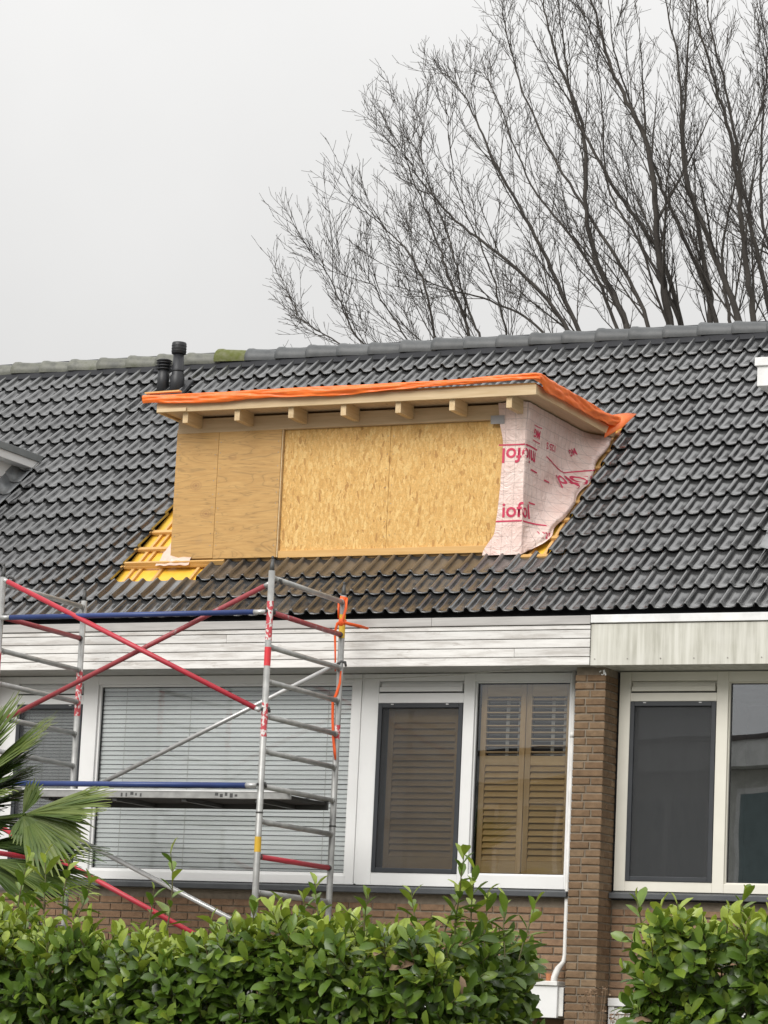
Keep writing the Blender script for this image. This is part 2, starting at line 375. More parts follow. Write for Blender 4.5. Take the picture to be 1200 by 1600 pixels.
M = dict(
    tile=m_tile(), ridge=m_ridge(False), ridge_old=m_ridge(True),
    ridge_moss=simple('mossy ridge tile', (.10,.115,.025), .9, c2=(.16,.165,.09), scale=16, bump=.8, bscale=80),
    osb=m_osb(), ply=m_ply(),
    timber=m_wood('pale timber x', (.56,.40,.21), (.70,.54,.33)), timber_y=m_wood('pale timber y', (.54,.38,.20), (.68,.52,.31), 'y'),
    header=m_wood('header beam', (.50,.355,.20), (.63,.47,.29)),
    batten=m_wood('roof batten', (.58,.33,.10), (.68,.42,.16), 'x', knots=False),
    soffit_ply=m_wood('soffit board', (.50,.36,.22), (.60,.45,.29), 'y'),
    underlay=simple('yellow roof underlay', (.83,.46,.035), .45, c2=(.86,.55,.08), scale=5, rnd=0),
    deck=simple('dark roof deck', (.02,.02,.022), .9, rnd=0), ridge_roll_shadow=simple('ridge roll and shadow', (.012,.013,.017), .7, rnd=0),
    tarp=simple('orange tarpaulin', (.93,.20,.030), .36, c2=(.90,.165,.022), scale=9, rnd=0, bump=.25, bscale=24),
    foil=m_foil(), ink=simple('red print', (.62,.025,.09), .5, rnd=0), tape=simple('grey tape', (.34,.33,.33), .5, rnd=0),
    white=simple('white plastic frame', (.80,.80,.79), .32, c2=(.76,.76,.75), rnd=0, scale=3),
    cream=simple('cream painted frame', (.74,.715,.63), .38, c2=(.69,.665,.585), rnd=0, scale=3),
    gasket=simple('gasket', (.03,.03,.032), .6, rnd=0), glass=m_glass(), glass_coated=m_glass(2.4), glass_mid=m_glass(1.72), screen=m_screen(),
    anthracite=simple('anthracite metal', (.030,.034,.040), .45, rnd=0), sill=simple('dark stone sill', (.055,.060,.066), .5, c2=(.075,.08,.085), rnd=0, bump=.2),
    slat=simple('blind slat', (.87,.875,.87), .4, c2=(.84,.848,.842), rnd=.05, stretch=(1,6,6)), room=simple('dim room', (.10,.10,.10), .9, rnd=0),
    shutter=m_wood('shutter wood', (.44,.27,.10), (.55,.36,.155), 'x', .4, False), shutter_z=m_wood('shutter wood upright', (.42,.25,.09), (.53,.34,.145), 'z', .4, False),
    whitewash=m_whitewash(), greyboard=m_wood('grey weathered trim', (.36,.345,.33), (.50,.485,.465)), trim=simple('bright white trim', (.82,.82,.81), .35, rnd=0),
    streaked=m_streaked(), soffit=simple('soffit panel', (.48,.47,.44), .7, rnd=0, scale=2), screw=simple('screw head', (.35,.33,.3), .4, .5),
    brick=m_brick('pier brick', (.165,.104,.060), (.20,.130,.076), (.225,.155,.094)), brick2=m_brick('wall brick', (.225,.138,.082), (.255,.16,.098), (.28,.185,.116)),
    mortar=simple('mortar', (.18,.145,.108), .9, c2=(.24,.20,.15), scale=20, rnd=0, bump=.4), brickwall=m_brickwall(),
    pvc=simple('white pvc pipe', (.78,.77,.74), .4, rnd=0), lead=m_lead(), zinc=simple('zinc trim', (.26,.275,.275), .45, .3, rnd=0),
    cladding=simple('pale cladding', (.66,.66,.61), .45, rnd=.04), flue=simple('black flue pipe', (.022,.023,.026), .45, rnd=.1),
    alu=simple('scaffold aluminium', (.42,.42,.405), .42, .35, c2=(.30,.30,.29), scale=10, rnd=.1, bump=.15), alu_dark=simple('dull steel', (.09,.09,.088), .5, .4),
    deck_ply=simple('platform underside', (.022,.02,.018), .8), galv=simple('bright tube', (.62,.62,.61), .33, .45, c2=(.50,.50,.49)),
    red=m_paintworn('red painted tube', (.50,.035,.055), (.42,.36,.35), .68), redworn=m_paintworn('worn red tube', (.36,.055,.065), (.36,.33,.32), .58),
    blue=simple('blue rail', (.022,.042,.155), .38, c2=(.026,.055,.19), rnd=0), sticker=m_sticker(), redtape=simple('bright red tape', (.72,.03,.045), .5, c2=(.62,.05,.06), scale=30, rnd=0),
    yellow=simple('yellow label', (.72,.44,.035), .5, rnd=0), strap=simple('orange webbing strap', (.95,.14,.025), .55, c2=(.86,.11,.02), rnd=0),
    leaf=m_leaf('laurel leaf', (.028,.062,.009), (.102,.180,.020), (.32,.40,.05)), stem=simple('green stem', (.10,.12,.03), .6, c2=(.09,.06,.03)),
    frond=m_leaf('palm frond', (.022,.046,.009), (.085,.140,.024), (.22,.26,.06), .42), dry=simple('dry tips', (.45,.33,.16), .8), trunkfib=simple('palm fibre', (.08,.055,.035), .9),
    deadleaf=simple('dead flower head', (.20,.12,.07), .9, c2=(.28,.20,.13)), bark=m_bark(), ground=m_ground(),
    farwall=simple('opposite wall', (.60,.60,.56), .8, rnd=0), farpane=simple('opposite pane', (.17,.23,.235), .3, rnd=0), farroof=simple('opposite roof', (.09,.075,.07), .7, rnd=0), farwhite=simple('opposite trim', (.72,.72,.70), .5, rnd=0), cable=simple('cable', (.55,.54,.5), .5, rnd=0),
)

# ------------------------------------------------------------------ ground
g = MB(); g.v = [(-400,-400,0),(400,-400,0),(400,400,0),(-400,400,0)]; g.f = [(0,1,2,3)]
o = g.build('ground', M['ground']); o['kind'] = 'structure'

# ------------------------------------------------------------------ the terrace: constants
AL = R(39.3)
RO = Vector((0, -.12, 5.27)); RT = Vector((0, math.cos(AL), math.sin(AL))); RN = Vector((0, -math.sin(AL), math.cos(AL)))
ROW, TW, S0 = .3187, .30, .088
def roof(x, s, w=0): return Vector((x,0,0)) + RO + RT*s + RN*w
def roof_y(z): return RO.y + (z-RO.z)/math.tan(AL)
def roof_z(y): return RO.z + (y-RO.y)*math.tan(AL)
RIDGE_S = 5.42
APEX = roof(0, RIDGE_S, -.03)
XL, XR, WID = -5.7, .3, 6.0            # party lines of the middle house
EMB = ((-5.918, -5.652), (.082, .348)) # brick piers in front of the party walls

houses = {}
for key, x0, lab in (('mid', XL, 'brick row house with white timber fascia boards, under the unfinished dormer'),
                     ('right', XR, 'brick row house with streaked grey fascia panel, right of the brick pier'),
                     ('left', XL-WID, 'brick row house with grey trimmed dormer at the left picture edge')):
    houses[key] = thing('row_house', lab, 'house', (x0, 0, 0), 'row houses of the terrace')

# --- masonry shell of each house (wall with openings left for the windows, party walls, back)
def shell(key, x0, x1):
    h = houses[key]
    w = MB()
    w.box(x0, x1, .012, .25, 0, 2.915)           # under the first-floor windows
    MB().box(x0, x1, 7.9, 8.2, 0, 5.0).build('back_wall', M['brickwall'], h)
    wall = w.build('wall', M['mortar'] if key == 'mid' else M['mortar'], h)
    pw = MB().prism([(.25,0),(7.9,0),(7.9,5.0),(APEX.y,8.55),(.25,5.2)], 'x', x0-.06, x0+.06)
    pw.build('party_wall', M['room'], h)
    MB().box(x0+.07, x1-.07, .26, 7.88, 2.55, 2.75).build('floor', M['room'], h)
    rm = MB(); rm.box(x0+.07, x1-.07, 3.4, 3.5, 2.76, 4.9); rm.box(x0+.07, x1-.07, .26, 3.39, 4.92, 5.0)
    rm.build('room_wall', M['room'], h)
    return wall
walls = {k: shell(k, x0, x0+WID) for k, x0 in (('mid', XL), ('right', XR), ('left', XL-WID))}

# --- roofs: deck, tiles, ridge
def tile_mesh():
    prof = []
    for wv in range(2):
        b = wv*.15
        for (u, h) in ((0,.0),(.006,.013),(.015,.025),(.0255,.029),(.036,.025),(.044,.013),(.050,-.002),(.058,-.0095),(.085,-.0125),(.112,-.011),(.136,-.006)):
            prof.append((b+u, h))
    prof.append((.300, -.001)); prof.append((.303, .008))
    n = len(prof); L = .375
    def W(v, h):
        roll = .029 - .045*(v/L)
        pan = .029 - .033*sstep(-.06, .20, v) - .006*max(0, v-.17)/.2
        k = sstep(-.002, .024, h); return lerp(pan, roll, k)
    m = MB()
    rows = [(.045, -.030), (.022, -.027), (.002, -.012), (-.002, -.005), (.010, 0.0), (.05, 0), (.09, 0), (.13, 0), (.18, 0), (.25, 0), (L, 0)]   # (v, offset): rounded nose, then the face
    for r_, (v, o_) in enumerate(rows):
        for (u, h) in prof: m.v.append((u, v, h - .030 + W(0 if r_ < 4 else v, h) + o_))
    for r in range(len(rows)-1):
        for k in range(n-1): m.f.append((r*n+k, r*n+k+1, (r+1)*n+k+1, (r+1)*n+k))
    b = len(m.v)                                    # side skirts so an open edge shows thickness
    for k in (0, n-1):
        for r in (3, len(rows)-1):
            v, o_ = rows[r]; u, h = prof[k]; m.v.append((u, v, h-.030+W(v, h)-.026))
    m.f.append((3*n, b, b+1, (len(rows)-1)*n)); m.f.append((4*n-1, (len(rows))*n-1, b+3, b+2))
    return m.mesh('roof_tile', M['tile'], None, True)
TILE = tile_mesh()
TROT = Matrix(((1,0,0),(0,RT.y,RN.y),(0,RT.z,RN.z))).to_euler()
def missing(x, k):
    """tiles taken off for the dormers"""
    xc, s = x+TW/2, S0+ROW*k
    if -4.8 < xc < -.6 and 3 <= k <= 9:
        return True
    if k == 10 and -4.5 < xc < -.6: return True
    if k == 2 and -4.8 < xc < -3.95: return True
    if xc < -6.75 and xc > -10.7 and 3 <= k <= 9: return True
    if xc > 1.45 and xc < 5.5 and 3 <= k <= 9: return True
    return False
roofs = {}
for key, x0, a0, a1 in (('mid', XL, XL, XR), ('right', XR, XR, XR+2.7), ('left', XL-WID, XL-4.2, XL)):
    h = houses[key]; x1 = x0+WID
    d = MB()
    dk = [(x0,x1)]
    lo, hi = roof(0,-.02,-.10), roof(0,RIDGE_S,-.10)
    d.v = [(x0,lo.y,lo.z),(x1,lo.y,lo.z),(x1,hi.y,hi.z),(x0,hi.y,hi.z),(x1,8.5,4.9),(x0,8.5,4.9)]
    d.f = [(0,1,2,3),(3,2,4,5)]
    rf = d.build('roof', M['deck'], h); roofs[key] = rf
    ncol = round((a1-a0)/TW)
    for k in range(16):
        for c in range(ncol):
            x = a0 + c*TW
            if missing(x, k): continue
            p = roof(x + random.uniform(-.002,.002), S0+ROW*k + random.uniform(-.003,.003), random.uniform(-.002,.002))
            e = TROT.copy(); e.rotate_axis('Z', random.uniform(-.006,.006)); e.rotate_axis('X', random.uniform(-.008,.008))
            inst('roof_tile', TILE, rf, p, e)

def ridge_cap(r0, r1, L):
    m = MB(); n = 14
    for (x, r) in ((0, r0*.93), (.012, r0), (.06, r0), (.085, r0*.93), (L, r1)):
        for k in range(n+1):
            t = math.pi*(-.10 + 1.2*k/n)
            m.v.append((x, -math.cos(t)*r*1.04, math.sin(t)*r))
    for a in range(4):
        for k in range(n): m.f.append((a*(n+1)+k, a*(n+1)+k+1, (a+1)*(n+1)+k+1, (a+1)*(n+1)+k))
    b = len(m.v)                                   # thickness at the thick end
    for k in range(n+1):
        t = math.pi*(-.10 + 1.2*k/n); m.v.append((.004, -math.cos(t)*(r0*.93-.016), math.sin(t)*(r0*.93-.016)))
    for k in range(n): m.f.append((k+1, k, b+k, b+k+1))
    return m
CAPN = ridge_cap(.114, .095, .40).mesh('ridge_tile', M['ridge'], None, True)
CAPO = ridge_cap(.113, .092, .42).mesh('ridge_tile', M['ridge_old'], None, True)
CAPM = ridge_cap(.126, .100, .40).mesh('ridge_tile', M['ridge_moss'], None, True)
RC = roof(0, 5.335, -.035)
for key, a0, a1 in (('left', XL-4.6, XL), ('mid', XL, XR), ('right', XR, XR+3.2)):
    x = a0; step = .3675 if key == 'left' else .3529 if key == 'mid' else .34
    n = round((a1-a0)/step)
    for i in range(n):
        X = a0 + (a1-a0)*i/n
        me = CAPO if X < -6.0 else CAPM if i in (0,) and key == 'mid' else CAPN
        me = CAPO if (key == 'mid' and False) else me
        inst('ridge_tile', me, roofs[key], (X, RC.y, RC.z+random.uniform(-.006,.006)), (random.uniform(-.04,.04), random.uniform(.02,.04), random.uniform(-.015,.015)))
    m = MB(); q = [roof(0,5.16,-.028), roof(0,5.33,.022), roof(0,5.42,.03), roof(0,5.42,-.08), roof(0,5.16,-.08)]
    m.prism([(p.y,p.z) for p in q], 'x', a0, a1).build('ridge_underlay_shadow', M['ridge_roll_shadow'], roofs[key])  # near-black ridge roll, with the shadow gap under the caps put into its colour

# --- opened roof around the new dormer: underlay, battens, counter battens
mid = houses['mid']; rf = roofs['mid']
u = MB()
a = [roof(-4.82,.60,-.085), roof(-.58,.60,-.085), roof(-.58,3.5,-.085), roof(-4.82,3.5,-.085)]
u.v = [tuple(p) for p in a] ; u.f = [(0,1,2,3)]
u.build('underlay', M['underlay'], rf)
rm = Matrix(((1,0,0),(0,RT.y,RN.y),(0,RT.z,RN.z))).to_4x4()
def roofbox(x0, x1, s0, s1, w0, w1):
    c = roof((x0+x1)/2, (s0+s1)/2, (w0+w1)/2); mm = rm.copy(); mm.translation = c
    return MB().obox(mm, x1-x0, s1-s0, w1-w0)
for k in range(2, 10):
    s = S0+ROW*k+.30
    if k < 5: roofbox(-4.82+random.uniform(-.02,.0), -4.34 if k > 2 else -3.9, s, s+.045, -.058, -.036).build('batten', M['batten'], rf)
    roofbox(-.86, -.575+random.uniform(0,.02), s, s+.045, -.058, -.036).build('batten', M['batten'], rf)
for (x, s0, s1) in ((-4.70,.60,2.5), (-4.62,.60,2.4), (-4.40,.60,2.0), (-4.02,.60,1.04), (-.80,1.0,2.6), (-.66,1.0,3.4)):
    roofbox(x-.014, x+.014, s0, s1, -.084, -.060).build('counter_batten', M['batten'], rf)
roofbox(-4.78, -3.75, 1.03, 1.055, -.045, .0).build('batten', M['batten'], rf)

# --- fascia, soffit, gutter trim
FY = -.42
zs = (5.203, 5.125, 5.086, 5.012, 4.937, 4.862, 4.790)
fb = MB().box(XL-.05, .245, FY+.022, -.10, 4.80, 5.195).build('fascia', M['greyboard'], mid)
for i in range(6):
    z1, z0 = zs[i], zs[i+1]
    cuts = [XL-.05, .245]
    if i == 0: cuts = [XL-.05, -1.17, .245]
    if i == 4: cuts = [XL-.05, -.42, .245]
    if i == 2: cuts = [XL-.05, -3.1, .245]
    for c0, c1 in zip(cuts, cuts[1:]):
        y0 = FY - (.012 if i == 0 else 0)+random.uniform(-.001,.001)
        MB().box(c0+.001, c1-.001, y0, FY+.02, z0+.004, z1-.003).build('fascia_board', M['greyboard'] if i == 0 else M['whitewash'], fb, bevel=.003)
MB().box(XL-.05, .245, -.10+.001, .30, 4.83, 4.86).build('soffit_back', M['soffit'], mid)
MB().box(XL-.05, .245, FY+.024, .08, 4.792, 4.799).build('soffit', M['soffit'], mid)
rh = houses['right']
fr = MB().box(.252, XR+5.9, FY, -.10, 4.790, 5.130).build('fascia', M['streaked'], rh, bevel=.002)
MB().box(.249, XR+5.9, FY-.016, -.08, 5.138, 5.204).build('trim', M['trim'], fr, bevel=.003)
for k in range(8):
    X = .29 + k*.283
    MB().tube([(X,FY-.004,4.842),(X,FY+.01,4.842)], .006, 8).build('screw', M['screw'], fr)
MB().box(.252, XR+5.9, -.099, .08, 4.792, 4.80).build('soffit', M['soffit'], rh)
lh = houses['left']
fl = MB().box(XL-WID, XL-.055, FY, -.10, 4.79, 5.2).build('fascia', M['whitewash'], lh)
MB().box(XL-WID, XL-.055, -.099, .08, 4.792, 4.80).build('soffit', M['soffit'], lh)

# --- bricks. pier of the middle house, wall below the windows
def brick_mesh(L, H, D, m, seed):
    rs = random.Random(seed); b = MB(); j = lambda: rs.uniform(-.0022,.0022); e = .005
    b.v = [(e+j(),j(),e+j()),(L-e+j(),j(),e+j()),(L-e+j(),j(),H-e+j()),(e+j(),j(),H-e+j()),
           (0,e*1.2,0),(L,e*1.2,0),(L,e*1.2,H),(0,e*1.2,H),(0,D,0),(L,D,0),(L,D,H),(0,D,H)]
    b.f = [(0,1,2,3),(4,5,1,0),(5,6,2,1),(6,7,3,2),(7,4,0,3),(8,9,5,4),(9,10,6,5),(10,11,7,6),(11,8,4,7)]
    return b.mesh('brick', m)
BM = {}
def brick(parent, x, y, z, L, m='brick', face='front', D=.10):
    key = (round(L,3), m, random.randrange(5), D)
    if key not in BM: BM[key] = brick_mesh(L, .052, D, M[m], hash(key) % 9999)
    return inst('brick', BM[key], parent, (x, y+random.uniform(-.003,.003), z), (0,0,R(90) if face == 'right' else 0))
CO = .065
zc0 = 1.62
def pier(key, x0, x1, zb, zt, yf=-.30):
    core = MB().box(x0+.008, x1-.008, yf+.01, .012, 0, zt+.0).build('pier', M['mortar'], houses[key])
    k = 0; z = zb
    W = x1-x0
    while z + .052 < zt:
        lay = k % 4
        split = (.095, .125, .165, .105)[lay] + random.uniform(-.008,.008)
        cd = .095 if k % 2 else .20
        whole = random.random() < .12
        if whole: brick(core, x0, yf, z, W, D=cd)
        else:
            brick(core, x0, yf, z, round(split,2)-.006, D=.1)
            L = W-round(split,2)-.006
            brick(core, x0+round(split,2)+.006, yf, z, round(L,3), D=cd)
        # side face, seen from the right
        rest = .30 - cd - .012
        if rest > .03: brick(core, x1, yf+cd+.012, z, round(rest,3), face='right', D=.08)
        k += 1; z += CO
    return core
pier('mid', EMB[1][0], EMB[1][1], zc0, 4.79)
pier('left', EMB[0][0], EMB[0][1], 3.6, 4.79)
def wall_bricks(key, x0, x1, z0, z1, singles):
    """running bond; the pieces in clear view are bricks of their own, the rest one mesh"""
    wall = walls[key]; rest = MB(); k = 0; z = z0; cnt = 0
    while z+.052 < z1:
        x = x0 + (0 if k % 2 else -.11)
        while x < x1:
            a, b = max(x, x0), min(x+.208, x1)
            if b-a > .03:
                L = round(b-a, 2)
                if singles(a, z): brick(wall, a, 0, z, L, 'brick2', D=.06); cnt += 1
                else: rest.box(a, a+L, random.uniform(-.003,.003), .06, z, z+.052)
            x += .22
        k += 1; z += CO
    if rest.v: rest.build('brick', M['brick2'], wall, kind='stuff')
    return cnt
nb = wall_bricks('mid', -5.64, .078, zc0, 2.90, lambda x, z: (x > -1.2 and z > 2.0) or (x > -2.7 and z > 2.65))
wall_bricks('right', .352, 2.4, zc0, 2.90, lambda x, z: x < 1.3 and z > 1.9)

# --- window units
FR0, FR1 = -.012, .075
def frame(parent, m, verts, hors, name='window'):
    f = MB()
    for (a, b, z0, z1) in verts: f.box(a, b, FR0, FR1, z0, z1)
    for (a, b, z0, z1) in hors: f.box(a, b, FR0+.0005, FR1-.0005, z0, z1)
    return f.build(name, M[m], parent, bevel=.004)
def beadbox(win, m, x0, x1, z0, z1, w=.022, y0=.012, y1=.06, gl='glass'):
    b = MB(); b.box(x0, x0+w, y0, y1, z0, z1); b.box(x1-w, x1, y0, y1, z0, z1); b.box(x0+w, x1-w, y0+.0004, y1, z0, z0+w); b.box(x0+w, x1-w, y0+.0004, y1, z1-w, z1)
    b.build('glazing_bead', M[m], win, bevel=.003)
    gk = MB(); e = w; d = .006
    gk.box(x0+e, x0+e+d, .036, .052, z0+e, z1-e); gk.box(x1-e-d, x1-e, .036, .052, z0+e, z1-e); gk.box(x0+e+d, x1-e-d, .036, .052, z0+e, z0+e+d); gk.box(x0+e+d, x1-e-d, .036, .052, z1-e-d, z1-e)
    gk.build('gasket', M['gasket'], win)
    MB().box(x0+e, x1-e, .044, .050, z0+e, z1-e).build('pane', M[gl], win)
def vent(win, m, x0, x1, z0, z1):
    v = MB(); v.box(x0, x1, .03, .06, z0, z1); v.box(x0+.02, x1-.02, -.002, .03, z0+.045, z1-.02); v.box(x0+.012, x1-.012, -.028, .03, z0+.012, z0+.052)
    v.build('vent_grille', M[m], win, bevel=.003)
    MB().box(x0+.004, x1-.004, -.006, .028, z0-.004, z0+.010).build('vent_slot', M['gasket'], win)
def screen(win, x0, x1, z0, z1):
    s = MB(); w = .038
    s.box(x0, x0+w, -.020, .012, z0, z1); s.box(x1-w, x1, -.020, .012, z0, z1); s.box(x0+w, x1-w, -.0195, .0115, z0, z0+w); s.box(x0+w, x1-w, -.0195, .0115, z1-w, z1)
    fr_ = s.build('screen_frame', M['anthracite'], win, bevel=.003)
    MB().box(x0+w, x1-w, -.004, -.003, z0+w, z1-w).build('insect_mesh', M['screen'], fr_)
    for X in (lerp(x0,x1,.17), lerp(x0,x1,.82)):
        MB().box(X-.012, X+.012, -.026, -.018, z1-.014, z1-.005).build('clip', M['galv'], fr_)
    MB().box(x0, x1, .044, .050, z0, z1).build('pane', M['glass'], win)
ZB, ZT = 2.990, 4.786
wa = frame(mid, 'white', [(-5.645,-5.40,ZB,ZT), (-4.722,-4.572,ZB,ZT), (-2.064,-1.982,ZB,ZT)],
           [(-5.40,-4.722,ZB,3.092), (-5.40,-4.722,4.535,4.618), (-5.40,-4.722,4.722,ZT), (-4.572,-2.064,ZB,3.066), (-4.572,-2.064,4.712,ZT)])
beadbox(wa, 'white', -4.572, -2.064, 3.066, 4.712)
vent(wa, 'white', -5.40, -4.722, 4.618, 4.722); screen(wa, -5.398, -4.724, 3.094, 4.533)
MB().box(-1.980, -1.958, .0, .06, ZB+.01, ZT).build('joint_strip', M['white'], mid)
wb = frame(mid, 'white', [(-1.956,-1.818,ZB,ZT), (-1.030,-.930,ZB,ZT), (-.072,-.012,ZB,ZT)],
           [(-1.818,-1.030,ZB,3.098), (-1.818,-1.030,4.535,4.620), (-1.818,-1.030,4.722,ZT), (-.930,-.072,ZB,3.098), (-.930,-.072,4.716,ZT)])
beadbox(wb, 'white', -.930, -.072, 3.098, 4.716, .012, gl='glass_mid')
vent(wb, 'white', -1.818, -1.030, 4.620, 4.722); screen(wb, -1.816, -1.032, 3.100, 4.533)
wc = frame(rh, 'cream', [(.365,.462,ZB,ZT), (1.204,1.302,ZB,ZT), (3.80,3.9,ZB,ZT)],
           [(.462,1.204,ZB,3.072), (.462,1.204,4.542,4.612), (.462,1.204,4.71,ZT), (1.302,3.80,ZB,3.066), (1.302,3.80,4.70,ZT)])
beadbox(wc, 'cream', 1.302, 3.80, 3.066, 4.70, .010, gl='glass_coated')
vent(wc, 'cream', .462, 1.204, 4.612, 4.71); screen(wc, .464, 1.202, 3.074, 4.540)
def sill(h, a, b): MB().prism([(-.085,2.925),(.01,2.925),(.01,2.988),(-.085,2.968)], 'x', a, b).build('window_sill', M['sill'], h, bevel=.004)
sill(mid, -5.645, -.015); sill(rh, .352, 3.95)
MB().box(-5.645, -.014, .0, .25, 2.917, 2.924).build('sill_bed', M['mortar'], mid)
# drain pipe between window and pier, with elbow above the canopy
pp = MB().tube([(-.028,-.035,4.788),(-.028,-.035,2.46),(-.034,-.045,2.40),(-.06,-.10,2.34),(-.075,-.14,2.27),(-.078,-.15,2.18)], [.019,.019,.020,.027,.030,.030], 12).build('drain_pipe', M['pvc'], mid, True)
MB().tube([(-.028,-.035,4.285),(-.028,-.035,4.24)], .0225, 12).build('pipe_collar', M['pvc'], pp, True)
cn = MB().box(-2.5, .018, -.30, .0, 1.945, 2.20).build('canopy', M['white'], mid, bevel=.004)
MB().box(-2.52, .022, -.32, .0, 2.202, 2.238).build('canopy_cap', M['pvc'], cn, bevel=.004)
cs = MB(); cs.box(.019, .062, -.27, -.0, 1.96, 2.19); cs.build('canopy_end', M['pvc'], cn, bevel=.003)
for k in range(5): MB().box(.0622, .070, -.272, -.20, 1.97+k*.05, 1.985+k*.05).build('clip', M['gasket'], cn)
MB().tube([(-.115,-.15,2.237),(-.115,-.15,2.30)], .025, 10).build('clay_spout', simple('clay', (.45,.17,.07), .7, rnd=0), cn)
gw = MB(); gw.box(.36,.41,-.03,.02,.6,2.06); gw.box(.36,2.4,-.045,.02,2.061,2.125); gw.box(.41,2.4,-.02,.02,2.0,2.05); gw.box(1.2,1.3,-.03,.02,.6,1.99)
gw.build('window', M['white'], rh, bevel=.004)
MB().box(.41,2.4,-.005,.010,.6,1.995).build('pane', M['cladding'], rh)

cb = MB(); pts = [px(540,1061,-.03)] + [px(lerp(540,890,t), lerp(1061,1041,t)+6*math.sin(math.pi*t)*(1-t), -.20) for t in (.15,.3,.45,.6,.75,.9,1)]
cb.tube(pts, .005, 6); tag(cb.build('cable', M['cable'], None, True), 'thin pale cable sagging beneath the timber fascia', 'cable')

# paint splashes on the top of the pier
for (x, y, s) in ((938,1049,.010), (944,1050,.018), (946,1053,.012), (941,1054,.008)):
    p = px(x, y, -.304); mm = Matrix.Rotation(random.uniform(0,3), 4, 'Y'); mm.translation = p
    MB().obox(mm, s*2, .003, s).build('paint_splash', M['trim'], mid)

# --- blinds and shutters hanging behind the glass
def blind(label, x0, x1, z0, z1, step, y=.066, tilt=62):
    t = thing('window_blind', label, 'blind', (x0, y, z0))
    sm = MB(); w = step*.93; n = 5
    for i in range(n):
        a = (i/(n-1)-.5)*w; b = .0035*math.cos(math.pi*(i/(n-1)-.5))
        for X in (0, x1-x0): sm.v.append((X, -b, a))
    for i in range(n-1): sm.f.append((2*i, 2*i+1, 2*i+3, 2*i+2))
    me = sm.mesh('slat', M['slat'], None, True); z = z0+step/2; k = 0
    while z < z1-.03:
        inst('slat', me, t, (x0+random.uniform(-.002,.002), y, z), (R(-17)+random.uniform(-.05,.05), random.uniform(-.0008,.0008), 0)); z += step; k += 1
    MB().box(x0, x1, y-.02, y+.03, z1-.028, z1).build('head_rail', M['slat'], t)
    for f in (.1, .36, .64, .9):
        X = lerp(x0, x1, f); MB().box(X-.0015, X+.0015, y-.011, y-.009, z0, z1-.03).build('ladder_cord', M['cable'], t)
    return t
blind('wide pale horizontal blind closed in the large window behind the scaffold', -4.56, -2.07, 3.075, 4.71, .0405)
blind('narrow fine-slatted blind behind the insect screen left of the large window', -5.37, -4.74, 3.10, 4.53, .0285)

def shutter(label, x0, x1, z0, z1, rails, step, y=.105):
    """rails: z ranges of the louvre fields with the tilt of their slats"""
    t = thing('louvered_shutter', label, 'shutter', (x0, y, z0), 'wooden window shutters')
    st = .05
    for (a, b) in ((x0, x0+st), (x1-st, x1)): MB().box(a, b, y-.016, y+.016, z0, z1).build('stile', M['shutter_z'], t, bevel=.003)
    edges = [z0] + [q for f in rails for q in f[:2]] + [z1]
    for a, b in zip(edges[0::2], edges[1::2]): MB().box(x0+st, x1-st, y-.015, y+.015, a, b).build('rail', M['shutter'], t, bevel=.003)
    me = MB().box(0, x1-x0-2*st-.004, -.004, .004, -step*.56, step*.56).mesh('slat', M['shutter'])
    for (a, b, tilt) in rails:
        n = max(1, round((b-a)/step))
        for k in range(n):
            inst('slat', me, t, (x0+st+.002, y, lerp(a, b, (k+.5)/n)), (R(tilt)+random.uniform(-.03,.03), 0, 0))
    return t
shutter('tan louvered shutter behind the dark insect screen', -1.76, -1.09, 3.13, 4.50, [(3.24,4.38,-34)], .0535)
shutter('left louvered shutter of the shuttered window, farther from the brick pier', -.905, -.50, 3.115, 4.70, [(3.22,4.02,-34),(4.10,4.60,84)], .0535)
shutter('right louvered shutter of the shuttered window, next to the brick pier', -.495, -.085, 3.115, 4.70, [(3.22,4.02,-34),(4.10,4.60,84)], .0535)
for k, X in enumerate((-.70, -.29)):
    vb = MB()
    for i in range(9): vb.box(X-.155, X+.155, .155, .159, 4.115+i*.055, 4.120+i*.055)
    for q in (-.02, .09): vb.box(X+q, X+q+.03, .20, .205, 4.06, 4.62)
    tag(vb.build('curtain_bars', M['cable'], None), ('pale rods seen through the open top louvres of the left shutter','pale rods seen through the open top louvres of the right shutter')[k], 'blind')

# ------------------------------------------------------------------ new dormer (timber, boarded up)
DX0, DX1, DY = -4.325, -.865, .74
dm = thing('roof_dormer', 'unfinished timber dormer boarded with plywood and chipboard on the tiled roof', 'dormer', (DX0, DY, 5.94))
def dbox(name, m, x0, x1, y0, y1, z0, z1, bev=.003): return MB().box(x0,x1,y0,y1,z0,z1).build(name, M[m], dm, bevel=bev)
MB().prism([(DY+.03,5.90),(DY+.03,7.26),(roof_y(7.26)+.1,7.26)], 'x', DX0+.02, DX1-.01).build('cheek_wall', M['ply'], dm)
dbox('plywood_panel', 'ply', DX0, -3.888, DY-.018, DY+.012, 5.955, 7.165)
dbox('plywood_panel', 'ply', -3.885, -3.243, DY-.020, DY+.012, 5.950, 7.160)
dbox('panel_edge', 'timber', -3.242, -3.231, DY-.015, DY+.02, 5.95, 7.15)
dbox('chipboard_panel', 'osb', -3.229, -2.173, DY+.018, DY+.028, 6.012, 7.125, .0015)
dbox('chipboard_panel', 'osb', -2.170, -.99, DY+.018, DY+.028, 6.012, 7.125, .0015)
dbox('bottom_rail', 'batten', -3.229, -.90, DY-.006, DY+.028, 5.945, 6.010)
dbox('header_beam', 'header', DX0+.01, DX1-.02, DY-.022, DY+.028, 7.127, 7.262)
dbox('corner_post', 'header', -.985, DX1-.012, DY-.01, DY+.028, 6.012, 7.125)
ROOFZ0, ROOFZ1 = 7.272, 7.345
